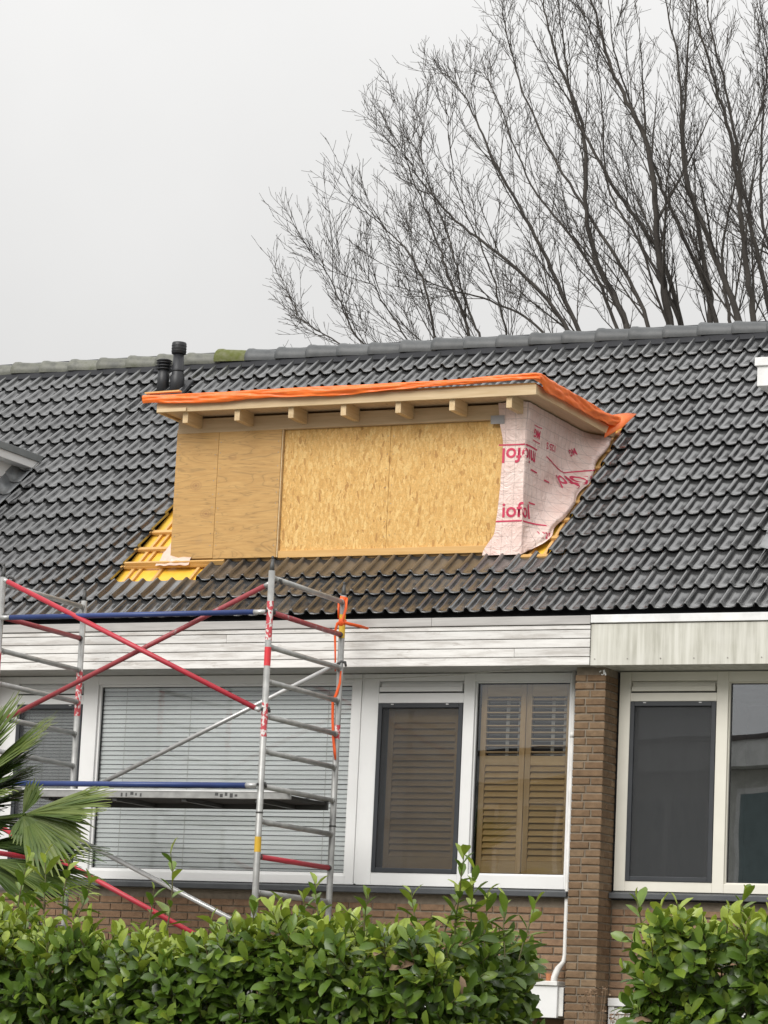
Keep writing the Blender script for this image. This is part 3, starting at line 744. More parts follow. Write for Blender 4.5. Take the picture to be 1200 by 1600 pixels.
dbox('front_fascia', 'timber', -4.375, -.640, .395, .425, 7.262, 7.352)
dbox('fascia_lining', 'timber', -4.36, -4.06, .376, .394, 7.262, 7.296)
MB().box(-4.372, -.648, .426, 2.40, 7.285, 7.303).build('soffit_board', M['soffit_ply'], dm)
MB().prism([(.4255,7.270),(.4255,7.352),(roof_y(7.352)+.0,7.352),(roof_y(7.27)+.02,7.27)], 'x', -.665, -.642).build('side_fascia', M['timber_y'], dm, bevel=.003)
MB().prism([(.4255,7.262),(.4255,7.352),(roof_y(7.352)+.0,7.352),(roof_y(7.262)+.02,7.262)], 'x', -4.375, -4.350).build('side_fascia', M['timber_y'], dm, bevel=.003)
MB().box(-4.36, -.655, .40, 2.45, 7.353, 7.37).build('roof_sheet', M['ply'], dm)
raf = MB().box(-.026,.026,.428-.56,.715-.56,7.165-7.2,7.284-7.2).mesh('rafter_tail', M['timber_y'])
for k in range(7):
    inst('rafter_tail', raf, dm, (lerp(-4.085,-.905,k/6)+random.uniform(-.01,.01), .56, 7.2))
MB().obox(Matrix.Translation(px(255,613,.42)) @ Matrix.Rotation(R(-1), 4, 'Y'), .36, .05, .014).build('loose_batten', M['batten'], dm)

for (X, Y0, zs_) in ((-4.29,DY-.0185,9), (-3.92,DY-.0185,9), (-3.86,DY-.0205,9), (-3.27,DY-.0205,9), (-2.20,DY+.0175,7), (-2.14,DY+.0175,7)):
    for k in range(zs_):
        z = lerp(6.0 if Y0 < DY else 6.04, 7.10, (k+.5)/zs_)+random.uniform(-.02,.02)
        MB().tube([(X+random.uniform(-.006,.006),Y0-.001,z),(X,Y0+.004,z)], .0045, 6).build('screw', M['screw'], dm)
# --- orange tarpaulin: band along the front edge and along the right edge up to the roof
def tarp_path():
    P = []
    for i in range(0, 221): t = i/220; P.append((Vector((lerp(-4.50,-.632,t), .385, 0)), Vector((0,-1,0)), t))
    for i in range(1, 10):
        a = i/10*math.pi/2; P.append((Vector((-.632, .385, 0)), Vector((math.sin(a),-math.cos(a),0)), 1))
    for i in range(0, 131): t = i/130; P.append((Vector((-.632, lerp(.385,2.50,t), 0)), Vector((1,0,0)), 1+t))
    return P
def tarp():
    m = MB(); P = tarp_path(); NV = 13
    for k, (p, nrm, t) in enumerate(P):
        s = k*.019
        front = t <= 1
        top = 7.425 + .006*noise.noise(Vector((s*1.5,3,1))) + (.022*sstep(.80,1,t) if front else .022)
        hang = .086 + .024*noise.noise(Vector((s*1.1,7,2))) + .014*noise.noise(Vector((s*4,9,2)))
        if front: hang *= .9 + .25*math.sin(s*1.3)
        else:
            hang += .045*sstep(1.0,1.06,t)*(1-sstep(1.2,2,t)*.6)
            top += .035*sstep(1.78,2,t)
        for j in range(NV):
            f = j/(NV-1)
            if j == 0: q = p - nrm*.10; z = top-.012
            elif j == 1: q = p - nrm*.01; z = top
            else:
                ff = (j-1)/(NV-2); z = top - hang*ff
                rid = lambda a, b, c_: 1-2*abs(noise.noise(Vector((a, b, c_))))
                fold = .016*noise.noise(Vector((s*2.2+ff*1.7, ff*3.1, 4))) + .010*rid(s*3.2-ff*3, ff*2, 8) + .006*rid(s*7+ff*6, ff*3, 3)
                q = p + nrm*(.022 + fold + .012*math.sin(ff*math.pi))
            m.v.append((q.x, q.y, z))
    n = len(P)
    for k in range(n-1):
        for j in range(NV-1): m.f.append((k*NV+j, (k+1)*NV+j, (k+1)*NV+j+1, k*NV+j+1))
    # folded flap where the sheet meets the tiles
    a = [roof(-.64,2.95,.10), roof(-.55,3.20,.07), roof(-.50,3.50,.055), roof(-.60,3.52,.06), roof(-.78,3.42,.09), roof(-.66,3.12,.155)]
    b = len(m.v); c = sum(a, Vector())/6 + RN*.035; m.v += [tuple(c)] + [tuple(q) for q in a]
    for i in range(6): m.f.append((b, b+1+i, b+1+(i+1)%6))
    o = m.build('tarpaulin', M['tarp'], None, True)
    so = o.modifiers.new('thick', 'SOLIDIFY'); so.thickness = .003
    return tag(o, 'crumpled orange tarpaulin lapping over the dormer roof edge', 'tarpaulin')
tarp()

# --- pink reinforced foil round the right corner of the dormer, with its print
def foil_pt(uu, v, lift=0):
    """uu metres along the sheet (0 at the corner), v height"""
    zc = v
    wr = .010*noise.noise(Vector((uu*5, v*4, 1))) + .006*noise.noise(Vector((uu*15, v*11, 5)))
    near = max(0, v - 6.0)
    rx = DX1 + .012; ry = DY - .024
    flare = .25*(.85+.35*noise.noise(Vector((uu*4.5,v*3,9))))*math.exp(-max(0, zc - roof_z(ry + max(uu,0)) - .02)/.075)*sstep(-.02,.16,uu)
    if uu <= 0:
        c = Vector((rx+uu, ry, zc)); nn = Vector((0,-1,0))
        c.y -= .012*math.exp(-(zc-5.93)/.09)
        bulge = .025*sstep(7.0, 7.2, v); c.y -= bulge*(.4+.6*sstep(-.3,0,uu))
        c += nn*(wr+lift)
    else:
        c = Vector((rx, ry+uu, zc)); nn = Vector((1,0,0))
        c += nn*(wr+lift+flare*.9+ .02*sstep(7.0,7.2,v))
    return c
def foil_left(v): return -.262 - .03*sstep(6.9,7.15,v) + .05*math.sin((v-6.1)*2.2)*sstep(6.0,6.3,v) - .10*(1-sstep(5.93,6.12,v)) + .006*noise.noise(Vector((v*9,0,0)))
def foil():
    m = MB(); NU, NV = 64, 44; uvs = []
    for j in range(NV+1):
        v = lerp(5.915, 7.272, j/NV); ul = foil_left(v); ur = max(.02, roof_y(v) + .13 + .09*noise.noise(Vector((v*6,2,2))) - (DY-.024))
        for i in range(NU+1):
            f = i/NU
            uu = lerp(ul, 0, f/.28) if f < .28 else lerp(0, ur, (f-.28)/.72)
            p = foil_pt(uu, v); zr = roof(0,0,-.05)
            floor_z = roof_z(p.y) - .035
            if p.z < floor_z: p.z = floor_z
            m.v.append(tuple(p)); uvs.append((uu, v))
    for j in range(NV):
        for i in range(NU):
            a = j*(NU+1)+i; m.f.append((a, a+1, a+NU+2, a+NU+1))
    o = m.build('vapour_foil', M['foil'], None, True)
    ul_ = o.data.uv_layers.new(name='UVMap')
    for lp in o.data.loops: ul_.data[lp.index].uv = uvs[lp.vertex_index]
    return tag(o, 'pink gridded foil with red print wrapped round the right corner of the dormer', 'foil')
fo = foil()
def print_mesh(body, size, bold=.008):
    cu = bpy.data.curves.new('print', 'FONT'); cu.body = body; cu.size = size; cu.offset = bold*size*2; cu.resolution_u = 3
    ob = bpy.data.objects.new('print', cu); col.objects.link(ob)
    dg = bpy.context.evaluated_depsgraph_get(); dg.update(); me = bpy.data.meshes.new_from_object(ob.evaluated_get(dg))
    bpy.data.objects.remove(ob); return me
def on_foil(me, uc, vc, flip, shear=0.0, name='print', rot=0):
    xs = [v.co.x for v in me.vertices]; ys = [v.co.y for v in me.vertices]; cx, cyy = (min(xs)+max(xs))/2, (min(ys)+max(ys))/2
    for v in me.vertices:
        a, b = v.co.x-cx, v.co.y-cyy; a += b*shear
        if flip: a, b = -a, -b
        a, b = a*math.cos(rot)-b*math.sin(rot), a*math.sin(rot)+b*math.cos(rot)
        v.co = foil_pt(uc+a, vc+b, .004)
    me.materials.clear(); me.materials.append(M['ink'])
    o = bpy.data.objects.new(name, me); col.objects.link(o); o.parent = fo; return o
def bar(u0, u1, v0, th=.013, v1=None):
    m = MB(); n = max(2, int((u1-u0)/.03)); v1 = v0 if v1 is None else v1
    for i in range(n+1):
        f = i/n
        for k in (0,1): m.v.append(tuple(foil_pt(lerp(u0,u1,f), lerp(v0,v1,f)+th*(k-.5), .004)))
    for i in range(n): m.f.append((2*i, 2*i+2, 2*i+3, 2*i+1))
    m.build('print_line', M['ink'], fo)
T1 = .185
on_foil(print_mesh('miofol', T1), .015, 6.80, True)
bar(-.25, .27, 6.895); bar(.14, .30, 6.695)
on_foil(print_mesh('iofol', T1), -.035, 6.315, False)
bar(-.25, .27, 6.215); bar(.12, .24, 6.40)
on_foil(print_mesh('MG', .10, .012), .25, 7.035, True)
for q in ((.16,.34,7.10), (.16,.34,6.965)): bar(q[0], q[1], q[2], .008)
on_foil(print_mesh('125 S', .085), .60, 6.985, True); bar(.50, .86, 6.885, .011, 6.80)
on_foil(print_mesh('miofol', .165), .92, 6.72, True, rot=.12); bar(.46,.58,6.66,.013); bar(.86,1.25,6.80,.011,6.90)
on_foil(print_mesh('125 S', .085), .24, 6.115, False)
on_foil(print_mesh('MG', .085, .012), 1.08, 7.03, True, rot=.35)
# grey tape patch at the top of the foil
tp = MB(); 
for (a, b) in ((-.33,7.085),(-.20,7.085),(-.20,7.16),(-.33,7.16)): tp.v.append(tuple(foil_pt(a,b,.006)))
tp.f.append((0,1,2,3)); tp.build('tape_patch', M['tape'], fo)
# crumpled foil spilling out at the lower left corner
fl2 = MB(); NU, NV = 26, 12
for j in range(NV+1):
    for i in range(NU+1):
        x = lerp(-4.44, -4.10, i/NU); s = lerp(.99, 1.10+.30*sstep(-4.3,-4.44,x), j/NV)
        fl2.v.append(tuple(roof(x + .02*noise.noise(Vector((s*9,i*.2,1))), s, -.012 + .022*noise.noise(Vector((x*11,s*13,3))) + .03*sstep(.2,1,j/NV))))
for j in range(NV):
    for i in range(NU):
        a = j*(NU+1)+i; fl2.f.append((a,a+1,a+NU+2,a+NU+1))
o = fl2.build('foil_scrap', simple('pale pink foil', (.74,.56,.47), .3, rnd=0, bump=.4, bscale=20), None, True)
tag(o, 'crumpled pale foil scrap under the lower left corner of the plywood', 'foil')

# ------------------------------------------------------------------ neighbours' dormers
def done_dormer(label, x0, x1, trim, clad, zf0, zf1, over=.15, yf=.74):
    t = thing('roof_dormer', label, 'dormer', (x0, yf, 5.95), 'finished dormers of the neighbours')
    zt = zf1-.01
    MB().prism([(yf,5.93),(yf,zf0+.02),(roof_y(zf0)+.05,zf0+.02)], 'x', x0, x1).build('body', M[clad], t)
    # cheek cladding boards
    z = 6.02; k = 0
    while z < zf0:
        z2 = min(z+.245, zf0-.0)
        if roof_y(z2) > yf:
            for xs in ((x1+.001, x1+.02), (x0-.02, x0-.001)):
                MB().prism([(yf-.005,z+.006),(yf-.005,z2),(roof_y(z2),z2),(max(yf,roof_y(z+.006)),z+.006)], 'x', *xs).build('cladding_board', M[clad], t, bevel=.003)
        z = z2+.002
    ye = roof_y(zf0)
    MB().prism([(yf-over-.2,zf0),(yf-over-.2,zf1),(ye+.10,zf1),(ye+.02,zf0)], 'x', x0-over, x1+over).build('roof_box', M[clad], t, bevel=.004)
    hh = .06
    MB().prism([(yf-over-.222,zf1-hh),(yf-over-.222,zf1+.012),(ye+.12,zf1+.012),(ye+.055,zf1-hh)], 'x', x0-over-.018, x1+over+.018).build('roof_trim', M[trim], t, bevel=.004)
    # window band in the front
    n = 3
    for i in range(n):
        a, b = lerp(x0+.1, x1-.1, i/n)+.03, lerp(x0+.1, x1-.1, (i+1)/n)-.03
        w = MB().box(a, b, yf-.03, yf-.001, 6.15, zf0-.08).build('window', M['white'], t, bevel=.004)
        MB().box(a+.06, b-.06, yf-.034, yf-.031, 6.21, zf0-.14).build('pane', M['glass'], w)
        MB().box(a+.06, b-.06, yf-.0305, yf-.0302, 6.21, zf0-.14).build('pane_backing', M['room'], w)
    # lead flashing stepping down the tiles
    for sgn, xx in ((1, x1), (-1, x0)):
        for i in range(9):
            s0 = .95 + i*.245
            if roof(0,s0).z > zf0-.02: break
            c0 = Vector(roof(xx+sgn*.015, s0, .0)); m = MB()
            for (f, s_) in ((0,s0-.01),(1,s0+.262)):
                for (dx, w_) in ((0,.16),(.012,.055),(.06,.035),(.135,.045)):
                    m.v.append(tuple(roof(xx+sgn*(dx+.022), s_, w_+.012*noise.noise(Vector((dx*30,s_*20,xx)))-.012*f)))
            for k in range(3): m.f.append((k,k+1,5+k,4+k))
            o = m.build('lead_flashing', M['lead'], t, True); so = o.modifiers.new('t','SOLIDIFY'); so.thickness = .004
    return t
done_dormer('finished dormer with grey roof trim and pale cladding at the left edge', -10.6, -6.87, 'zinc', 'white', 7.16, 7.30)
done_dormer('finished dormer with white roof trim at the right edge', 1.50, 5.3, 'trim', 'trim', 7.24, 7.47, .15)

# ------------------------------------------------------------------ flue pipes
def flue():
    t = thing('flue_pipe', 'taller black flue pipe with round cap behind the orange tarpaulin', 'pipe', (-5.89,3.5,8.18))
    MB().tube([(-5.89,3.5,8.14),(-5.89,3.5,8.34),(-5.89,3.5,8.37),(-5.89,3.5,8.62)], [.075,.075,.062,.055], 20).build('pipe', M['flue'], t, True)
    c = MB().tube([(-5.89,3.5,8.59),(-5.89,3.5,8.595),(-5.89,3.5,8.70),(-5.89,3.5,8.712)], [.070,.076,.076,.070], 20).build('cap', M['flue'], t, True)
    for k in range(3): MB().tube([(-5.89,3.5,8.615+k*.028),(-5.89,3.5,8.622+k*.028)], .079, 20).build('rib', M['flue'], c, True)
    MB().tube([(-5.89,3.5,8.40),(-5.89,3.5,8.43)], .063, 20).build('collar', M['flue'], t, True)
    MB().prism([(3.36,8.085),(3.64,8.315),(3.62,8.345),(3.34,8.115)], 'x', -6.02, -5.76).build('flashing', M['flue'], t, bevel=.01)
    t = thing('vent_pipe', 'shorter black roof vent with louvred cap left of the flue', 'pipe', (-6.055,3.5,8.18))
    MB().tube([(-6.055,3.5,8.14),(-6.055,3.5,8.50)], [.066,.058], 18).build('pipe', M['flue'], t, True)
    for k in range(3): MB().tube([(-6.055,3.5,8.435+k*.032),(-6.055,3.5,8.448+k*.032)], [.084,.072], 18).build('louvre_ring', M['flue'], t, True)
    MB().tube([(-6.055,3.5,8.525),(-6.055,3.5,8.54)], [.084,.06], 18).build('cap', M['flue'], t, True)
flue()

# ------------------------------------------------------------------ scaffold tower
SX0, SX1, SYF, SYR = -4.37, -1.868, -2.05, -.70
sf = thing('scaffold_tower', 'aluminium scaffold tower with red braces and blue rails before the facade', 'scaffold', (SX0, SYF, 0))
def stube(name, m, a, b, r=.0255, parent=None, n=14): return MB().tube([a, b], r, n).build(name, M[m], parent or sf, True)
RZ = [5.305 - .2775*k for k in range(19)]
for (X, Y) in ((SX0,SYF),(SX1,SYF),(SX0,SYR),(SX1,SYR)):
    p = MB().tube([(X,Y,.06),(X,Y,5.36)], .0262, 16).build('post', M['alu'], sf, True)
    MB().tube([(X,Y,5.355),(X,Y,5.40),(X+.004,Y,5.455)], [.019,.018,.011], 10).build('spigot', M['alu_dark'], p, True)
    MB().tube([(X,Y,5.452),(X,Y,5.478)], [.008,.011], 8).build('spigot_tip', M['alu_dark'], p, True)
    for zz in (3.425, 1.48): MB().tube([(X,Y,zz),(X,Y,zz+.012)], .0295, 16).build('joint_collar', M['alu_dark'], p, True)
    MB().tube([(X,Y,0),(X,Y,.07)], [.06,.05], 12).build('foot', M['alu_dark'], p, True)
    if X == SX1 and Y == SYF:
        for (z0, z1, m_) in ((4.93,5.115,'sticker'), (4.80,4.925,'sticker'), (4.595,4.745,'redtape'), (4.40,4.59,'alu'), (4.03,4.30,'sticker'), (3.12,3.24,'yellow')):
            if m_ != 'alu': MB().tube([(X,Y,z0),(X,Y,z1)], .0268, 16, False).build('sticker', M[m_], p, True)
    if X == SX1 and Y == SYR:
        for (z0, z1, m_) in ((5.00,5.20,'yellow'), (4.15,4.27,'sticker')): MB().tube([(X,Y,z0),(X,Y,z1)], .0268, 16, False).build('sticker', M[m_], p, True)
    if X == SX0:
        for (z0, z1) in ((4.35,4.75),): MB().tube([(X,Y,z0),(X,Y,z1)], .0268, 16, False).build('sticker', M['sticker'], p, True)
for X in (SX0, SX1):
    for k, z in enumerate(RZ):
        red = k in (1, 8)
        r_ = stube('rung', ('red' if k == 8 else 'redworn') if red else 'alu', (X, SYF+.02, z), (X, SYR-.02, z), .0215)
        for Y in (SYF+.04, SYR-.04): MB().tube([(X,Y-.012,z),(X,Y+.012,z)], .0245, 12).build('weld_collar', M['alu_dark' if red else 'alu'], r_, True)
def hook(p):
    m = MB(); m.tube([p+Vector((-.02,.0,.0)), p+Vector((.0,.01,.03)), p+Vector((.03,.03,.022)), p+Vector((.036,.035,-.012))], [.018,.016,.013,.010], 8); return m
def rail(name, m, a, b, r=.0225, ends=.10):
    a, b = Vector(a), Vector(b); d = (b-a).normalized()
    t = stube(name, m, a+d*ends, b-d*ends, r)
    for (p, q) in ((a, a+d*ends), (b-d*ends, b)):
        stube('end_sleeve', 'galv', p, q, r*.9, t)
    for p in (a, b): hook(p + Vector((.02,.03,.0))).build('hook', M['alu_dark'], t, True)
    return t
rail('guard_rail', 'blue', (SX0+.02, SYF-.045, RZ[1]-.015), (SX1-.02, SYF-.045, RZ[1]-.005), .0215)
rail('guard_rail', 'blue', (SX0+.02, SYF-.045, RZ[6]), (SX1-.02, SYF-.045, RZ[6]), .0225, .09)
rail('diagonal_brace', 'red', (SX0+.04, SYF-.05, 5.33), (SX1-.02, SYF-.05, 4.235), .021, .04)
rail('diagonal_brace', 'redworn', (SX0+.04, SYF+.05, 4.16), (SX1-.02, SYF+.05, 5.275), .0205, .07)
rail('diagonal_brace', 'galv', (SX0+.04, SYR-.05, 3.64), (SX1-.01, SYR-.05, 4.775), .019, .04)
rail('diagonal_brace', 'galv', (SX0+.04, SYR-.05, 3.315), (SX1-.01, SYR-.05, 2.28), .021, .04)
rail('diagonal_brace', 'red', (SX0+.04, SYF-.05, 3.335), (SX1-.02, SYF-.05, 2.255), .021, .04)
# platform on the seventh rung
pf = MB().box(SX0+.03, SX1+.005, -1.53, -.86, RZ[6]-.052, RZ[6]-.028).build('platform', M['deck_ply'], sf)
MB().box(SX0+.02, SX1+.02, -1.556, -1.531, RZ[6]-.062, RZ[6]+.002).build('edge_beam', M['alu'], pf, bevel=.004)
MB().box(SX0+.02, SX1+.02, -.859, -.834, RZ[6]-.090, RZ[6]-.010).build('edge_beam', M['alu_dark'], pf, bevel=.004)
MB().box(SX0+.02, SX1+.02, -1.562, -1.5565, RZ[6]-.006, RZ[6]+.006).build('edge_lip', M['trim'], pf)
for f in (.08, .35, .62, .9):
    X = lerp(SX0+.05, SX1-.05, f); MB().box(X-.02, X+.02, -1.529, -.861, RZ[6]-.085, RZ[6]-.053).build('cross_bar', M['alu_dark'], pf)
rg = random.Random(4)
for (f0, n_) in ((.385,5),(.735,5)):
    for k in range(n_):
        X = lerp(SX0, SX1, f0)+k*.045; MB().box(X, X+rg.uniform(.012,.03), -1.5575, -1.5565, RZ[6]-.045+rg.uniform(-.01,.01), RZ[6]-.02+rg.uniform(-.01,.01)).build('worn_lettering', M['alu_dark'], pf)

# orange lashing strap on the rear right post
st = thing('lashing_strap', 'orange webbing strap tied round the rear scaffold post', 'strap', (SX1, SYR, 4.2))
def ribbon(name, pts, w, twist=None):
    m = MB(); 
    for i, p in enumerate(pts):
        p = Vector(p); d = (Vector(pts[min(i+1,len(pts)-1)])-Vector(pts[max(i-1,0)])).normalized()
        vdir = (CAM-p).normalized(); a = d.cross(vdir).normalized()
        if twist: a = (Matrix.Rotation(twist[i], 3, d) @ a)
        m.v += [tuple(p-a*w/2), tuple(p+a*w/2)]
    for i in range(len(pts)-1): m.f.append((2*i,2*i+1,2*i+3,2*i+2))
    o = m.build(name, M['strap'], st, True); so = o.modifiers.new('t','SOLIDIFY'); so.thickness = .003; return o
X, Y = SX1, SYR
ribbon('strap_tail', [(X+.01,Y-.035,5.135), (X+.06,Y+.02,5.122), (X+.12,Y+.08,5.112), (X+.17,Y+.16,5.10)], .028, [0,.2,.5,.9])
ribbon('strap_run', [(X+.032,Y-.01,5.34), (X+.036,Y-.02,5.25), (X+.02,Y-.034,5.15), (X-.03,Y-.034,5.12), (X-.05,Y-.03,5.05), (X-.045,Y-.02,4.90), (X-.035,Y-.02,4.72)], .022, [.3,.2,0,0,.4,.9,1.1])
ribbon('strap_run', [(X+.022,Y-.034,4.72), (X+.02,Y-.034,4.62), (X-.005,Y-.036,4.53), (X-.036,Y-.034,4.46), (X-.032,Y-.034,4.33), (X-.02,Y-.034,4.18), (X-.0,Y-.034,4.06), (X+.012,Y-.034,3.98)], .024, [1.1,.6,.1,.2,.5,.6,.3,.9])
ribbon('strap_wrap', [(X-.034,Y-.0,5.335), (X-.02,Y-.028,5.33), (X+.01,Y-.030,5.325), (X+.032,Y-.008,5.32)], .05)
ribbon('strap_wrap', [(X-.036,Y-.0,5.14), (X-.018,Y-.031,5.135), (X+.015,Y-.031,5.13), (X+.034,Y-.004,5.125)], .06)
ribbon('strap_wrap', [(X-.034,Y-.0,5.17), (X-.030,Y-.022,5.24), (X-.031,Y-.02,5.30)], .018)

# ------------------------------------------------------------------ trees behind the ridge
def cat(P, n):
    P = [Vector(p) for p in P]; Q = [P[0]*2-P[1]] + P + [P[-1]*2-P[-2]]; out = []
    for i in range(len(P)-1):
        p0,p1,p2,p3 = Q[i:i+4]
        for k in range(n):
            t = k/n; out.append(.5*((2*p1)+(p2-p0)*t+(2*p0-5*p1+4*p2-p3)*t*t+(3*p1-p0-3*p2+p3)*t*t*t))
    out.append(P[-1]); return out
def grow(m, rs, p, d, L, r, lvl, segs):
    """one branch that curves upward, with its own side branches"""
    pts = [p.copy()]; dd = d.copy(); n = segs
    for i in range(n):
        dd = (dd + Vector((rs.gauss(0,.06), rs.gauss(0,.06), rs.gauss(0,.05)+.09))).normalized()
        pts.append(pts[-1] + dd*(L/n))
    rad = [max(.0028, r*(1-.78*i/n)) for i in range(n+1)]
    m.tube(pts, rad, 4 if lvl == 1 else 3, False)
    if lvl >= 3: return
    cnt = int(L*(6.0 if lvl == 1 else 7.5)) + 1
    for k in range(cnt):
        t = .12 + .86*(k+rs.random())/cnt; i = min(n-1, int(t*n)); q = pts[i].lerp(pts[i+1], t*n-i)
        tg = (pts[i+1]-pts[i]).normalized(); ax = tg.cross(Vector((rs.gauss(0,1),rs.gauss(0,1),rs.gauss(0,1)))).normalized()
        nd = Matrix.Rotation(rs.uniform(.35,.75), 3, ax) @ tg
        if lvl == 1: grow(m, rs, q, nd, rs.uniform(.25,.75)*(1.15-.6*t), max(.0042, rad[i]*.5), 2, 4)
        else: grow(m, rs, q, nd, rs.uniform(.07,.20), .0034, 3, 2)
def tree(label, fork, limbs, seed, Y):
    rs = random.Random(seed); fk = px(*fork, Y)
    t = thing('bare_tree', label, 'tree', (fk.x, Y, 0), 'bare trees behind the houses')
    MB().tube([(fk.x+.1,Y,-.1),(fk.x+.03,Y,fk.z*.4),(fk.x,Y+.05,fk.z*.8),(fk.x,Y,fk.z+.2)], [.34,.26,.24,.18], 12).build('trunk', M['bark'], t, True)
    lm, tw = MB(), MB()
    for (r0, pl) in limbs:
        dy = rs.uniform(-2.2, 2.2); npl = len(pl); pl = [(x + max(0, 820-x)*.11, y) for (x, y) in pl]
        P = [fk] + [px(x, y, Y+dy*(k+1)/npl) for k, (x, y) in enumerate(pl)]
        # the limb goes on past the picture's view of it and thins out
        pts = cat(P, 8); N = len(pts)
        pts = [q + Vector((rs.gauss(0,.008), rs.gauss(0,.015), rs.gauss(0,.008))) if 2 < i < N-1 else q for i, q in enumerate(pts)]
        r0 *= .53; rad = [max(.005, r0*(1-.92*(i/(N-1))**.8)) for i in range(N)]
        lm.tube(pts, rad, 7, False)
        length = sum((pts[i+1]-pts[i]).length for i in range(N-1))
        cnt = int(length*2.6)
        for k in range(cnt):
            f = .26 + .74*(k+rs.random())/cnt; i = min(N-2, int(f*(N-1))); q = pts[i].lerp(pts[i+1], f*(N-1)-i)
            tg = (pts[i+1]-pts[i]).normalized(); ax = tg.cross(Vector((rs.gauss(0,1),rs.gauss(0,1),rs.gauss(0,1)))).normalized()
            nd = Matrix.Rotation(rs.uniform(.22,.62), 3, ax) @ tg
            grow(tw, rs, q, nd, rs.uniform(.5,2.3)*(1.2-.75*f), max(.006, rad[i]*rs.uniform(.30,.5)), 1, 6)
    lm.build('limbs', M['bark'], t, True); tw.build('crown', M['bark'], t, True)
    return t
tree('bare tree low behind the ridge, farthest left of the row', (850,900), [
    (.050, [(690,640),(538,540),(480,440),(455,395)]), (.048, [(700,640),(520,548),(440,508),(415,485)]), (.060, [(740,640),(668,540),(635,420),(560,345),(525,325)]),
    (.066, [(770,640),(728,535),(690,440),(655,350),(610,245),(600,225)]), (.05, [(760,660),(640,560),(560,455),(535,420)]), (.055, [(790,640),(748,540),(715,470),(690,380),(640,250),(640,200)]),
    (.05, [(800,660),(792,545),(755,410),(700,290),(680,150)])], 3, 12.0)
tree('bare tree with wide leaning limbs above the middle of the right roof half', (1060,900), [
    (.095, [(970,650),(905,518),(837,370),(765,250),(720,160),(690,120)]), (.085, [(940,650),(880,505),(800,415),(700,345),(640,285),(605,230)]), (.115, [(1010,650),(980,510),(920,370),(912,210),(870,90),(850,10),(845,-60)]),
    (.075, [(1000,660),(960,500),(900,380),(830,290),(770,150),(740,110)]), (.08, [(1020,640),(1010,500),(960,400),(880,270),(820,150),(790,60),(780,20)]), (.06, [(930,650),(850,520),(760,470),(650,440),(590,380)])], 5, 12.6)
tree('bare tree with the thickest stem rising over the right half of the ridge', (1100,900), [
    (.155, [(1075,650),(1048,510),(1030,400),(1012,230),(960,120),(930,20),(900,-70)]), (.095, [(1090,650),(1040,420),(965,300),(900,180),(880,60),(870,-20)]), (.12, [(1110,640),(1112,505),(1090,340),(1070,250),(1075,60),(1085,-60)]),
    (.09, [(1120,650),(1118,500),(1050,330),(1000,200),(960,80),(950,-40)]), (.075, [(1085,650),(1060,500),(1000,380),(950,290),(940,150),(920,40)])], 8, 13.2)
tree('bare tree rising at the right picture edge behind the ridge', (1230,900), [
    (.135, [(1190,650),(1155,500),(1105,370),(1070,265),(1060,100),(1030,-40)]), (.115, [(1200,650),(1178,500),(1160,360),(1145,230),(1120,140),(1090,30),(1080,-50)]), (.10, [(1235,650),(1200,470),(1165,310),(1140,170),(1110,40),(1100,-60)]),
    (.085, [(1245,650),(1230,450),(1192,350),(1192,180),(1198,80),(1170,-60)]), (.10, [(1265,650),(1262,450),(1250,250),(1240,60),(1230,-60)]), (.07, [(1180,660),(1140,500),(1130,380),(1160,250),(1200,130),(1220,0)])], 13, 12.3)

# ------------------------------------------------------------------ laurel hedges
def leaf_mesh(L, W, fold, curl, tone, seed):
    rs = random.Random(seed); m = MB(); st = ((0,.10),(.25,.62),(.58,1.0),(.84,.76),(1.0,.10))
    for (t, w) in st:
        z = -curl*t*t*L; y = t*L
        m.v += [(-w*W/2, y, z+fold*w*W+rs.uniform(-.002,.002)), (0, y, z), (w*W/2, y, z+fold*w*W+rs.uniform(-.002,.002))]
    for i in range(len(st)-1):
        b = i*3; m.f += [(b,b+1,b+4,b+3),(b+1,b+2,b+5,b+4)]
    return m
LEAFV = []
for k in range(10):
    rs = random.Random(k)
    LEAFV.append((leaf_mesh(rs.uniform(.13,.17), rs.uniform(.060,.078), rs.uniform(.12,.32), rs.uniform(.05,.4), 0, k), k/9))
LEAFM = []
for k, (m, _) in enumerate(LEAFV):
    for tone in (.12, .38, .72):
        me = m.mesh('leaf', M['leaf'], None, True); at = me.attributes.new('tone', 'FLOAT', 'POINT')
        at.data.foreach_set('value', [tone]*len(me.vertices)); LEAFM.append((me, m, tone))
DEAD = LEAFV[3][0].mesh('leaf', M['deadleaf'], None, True)
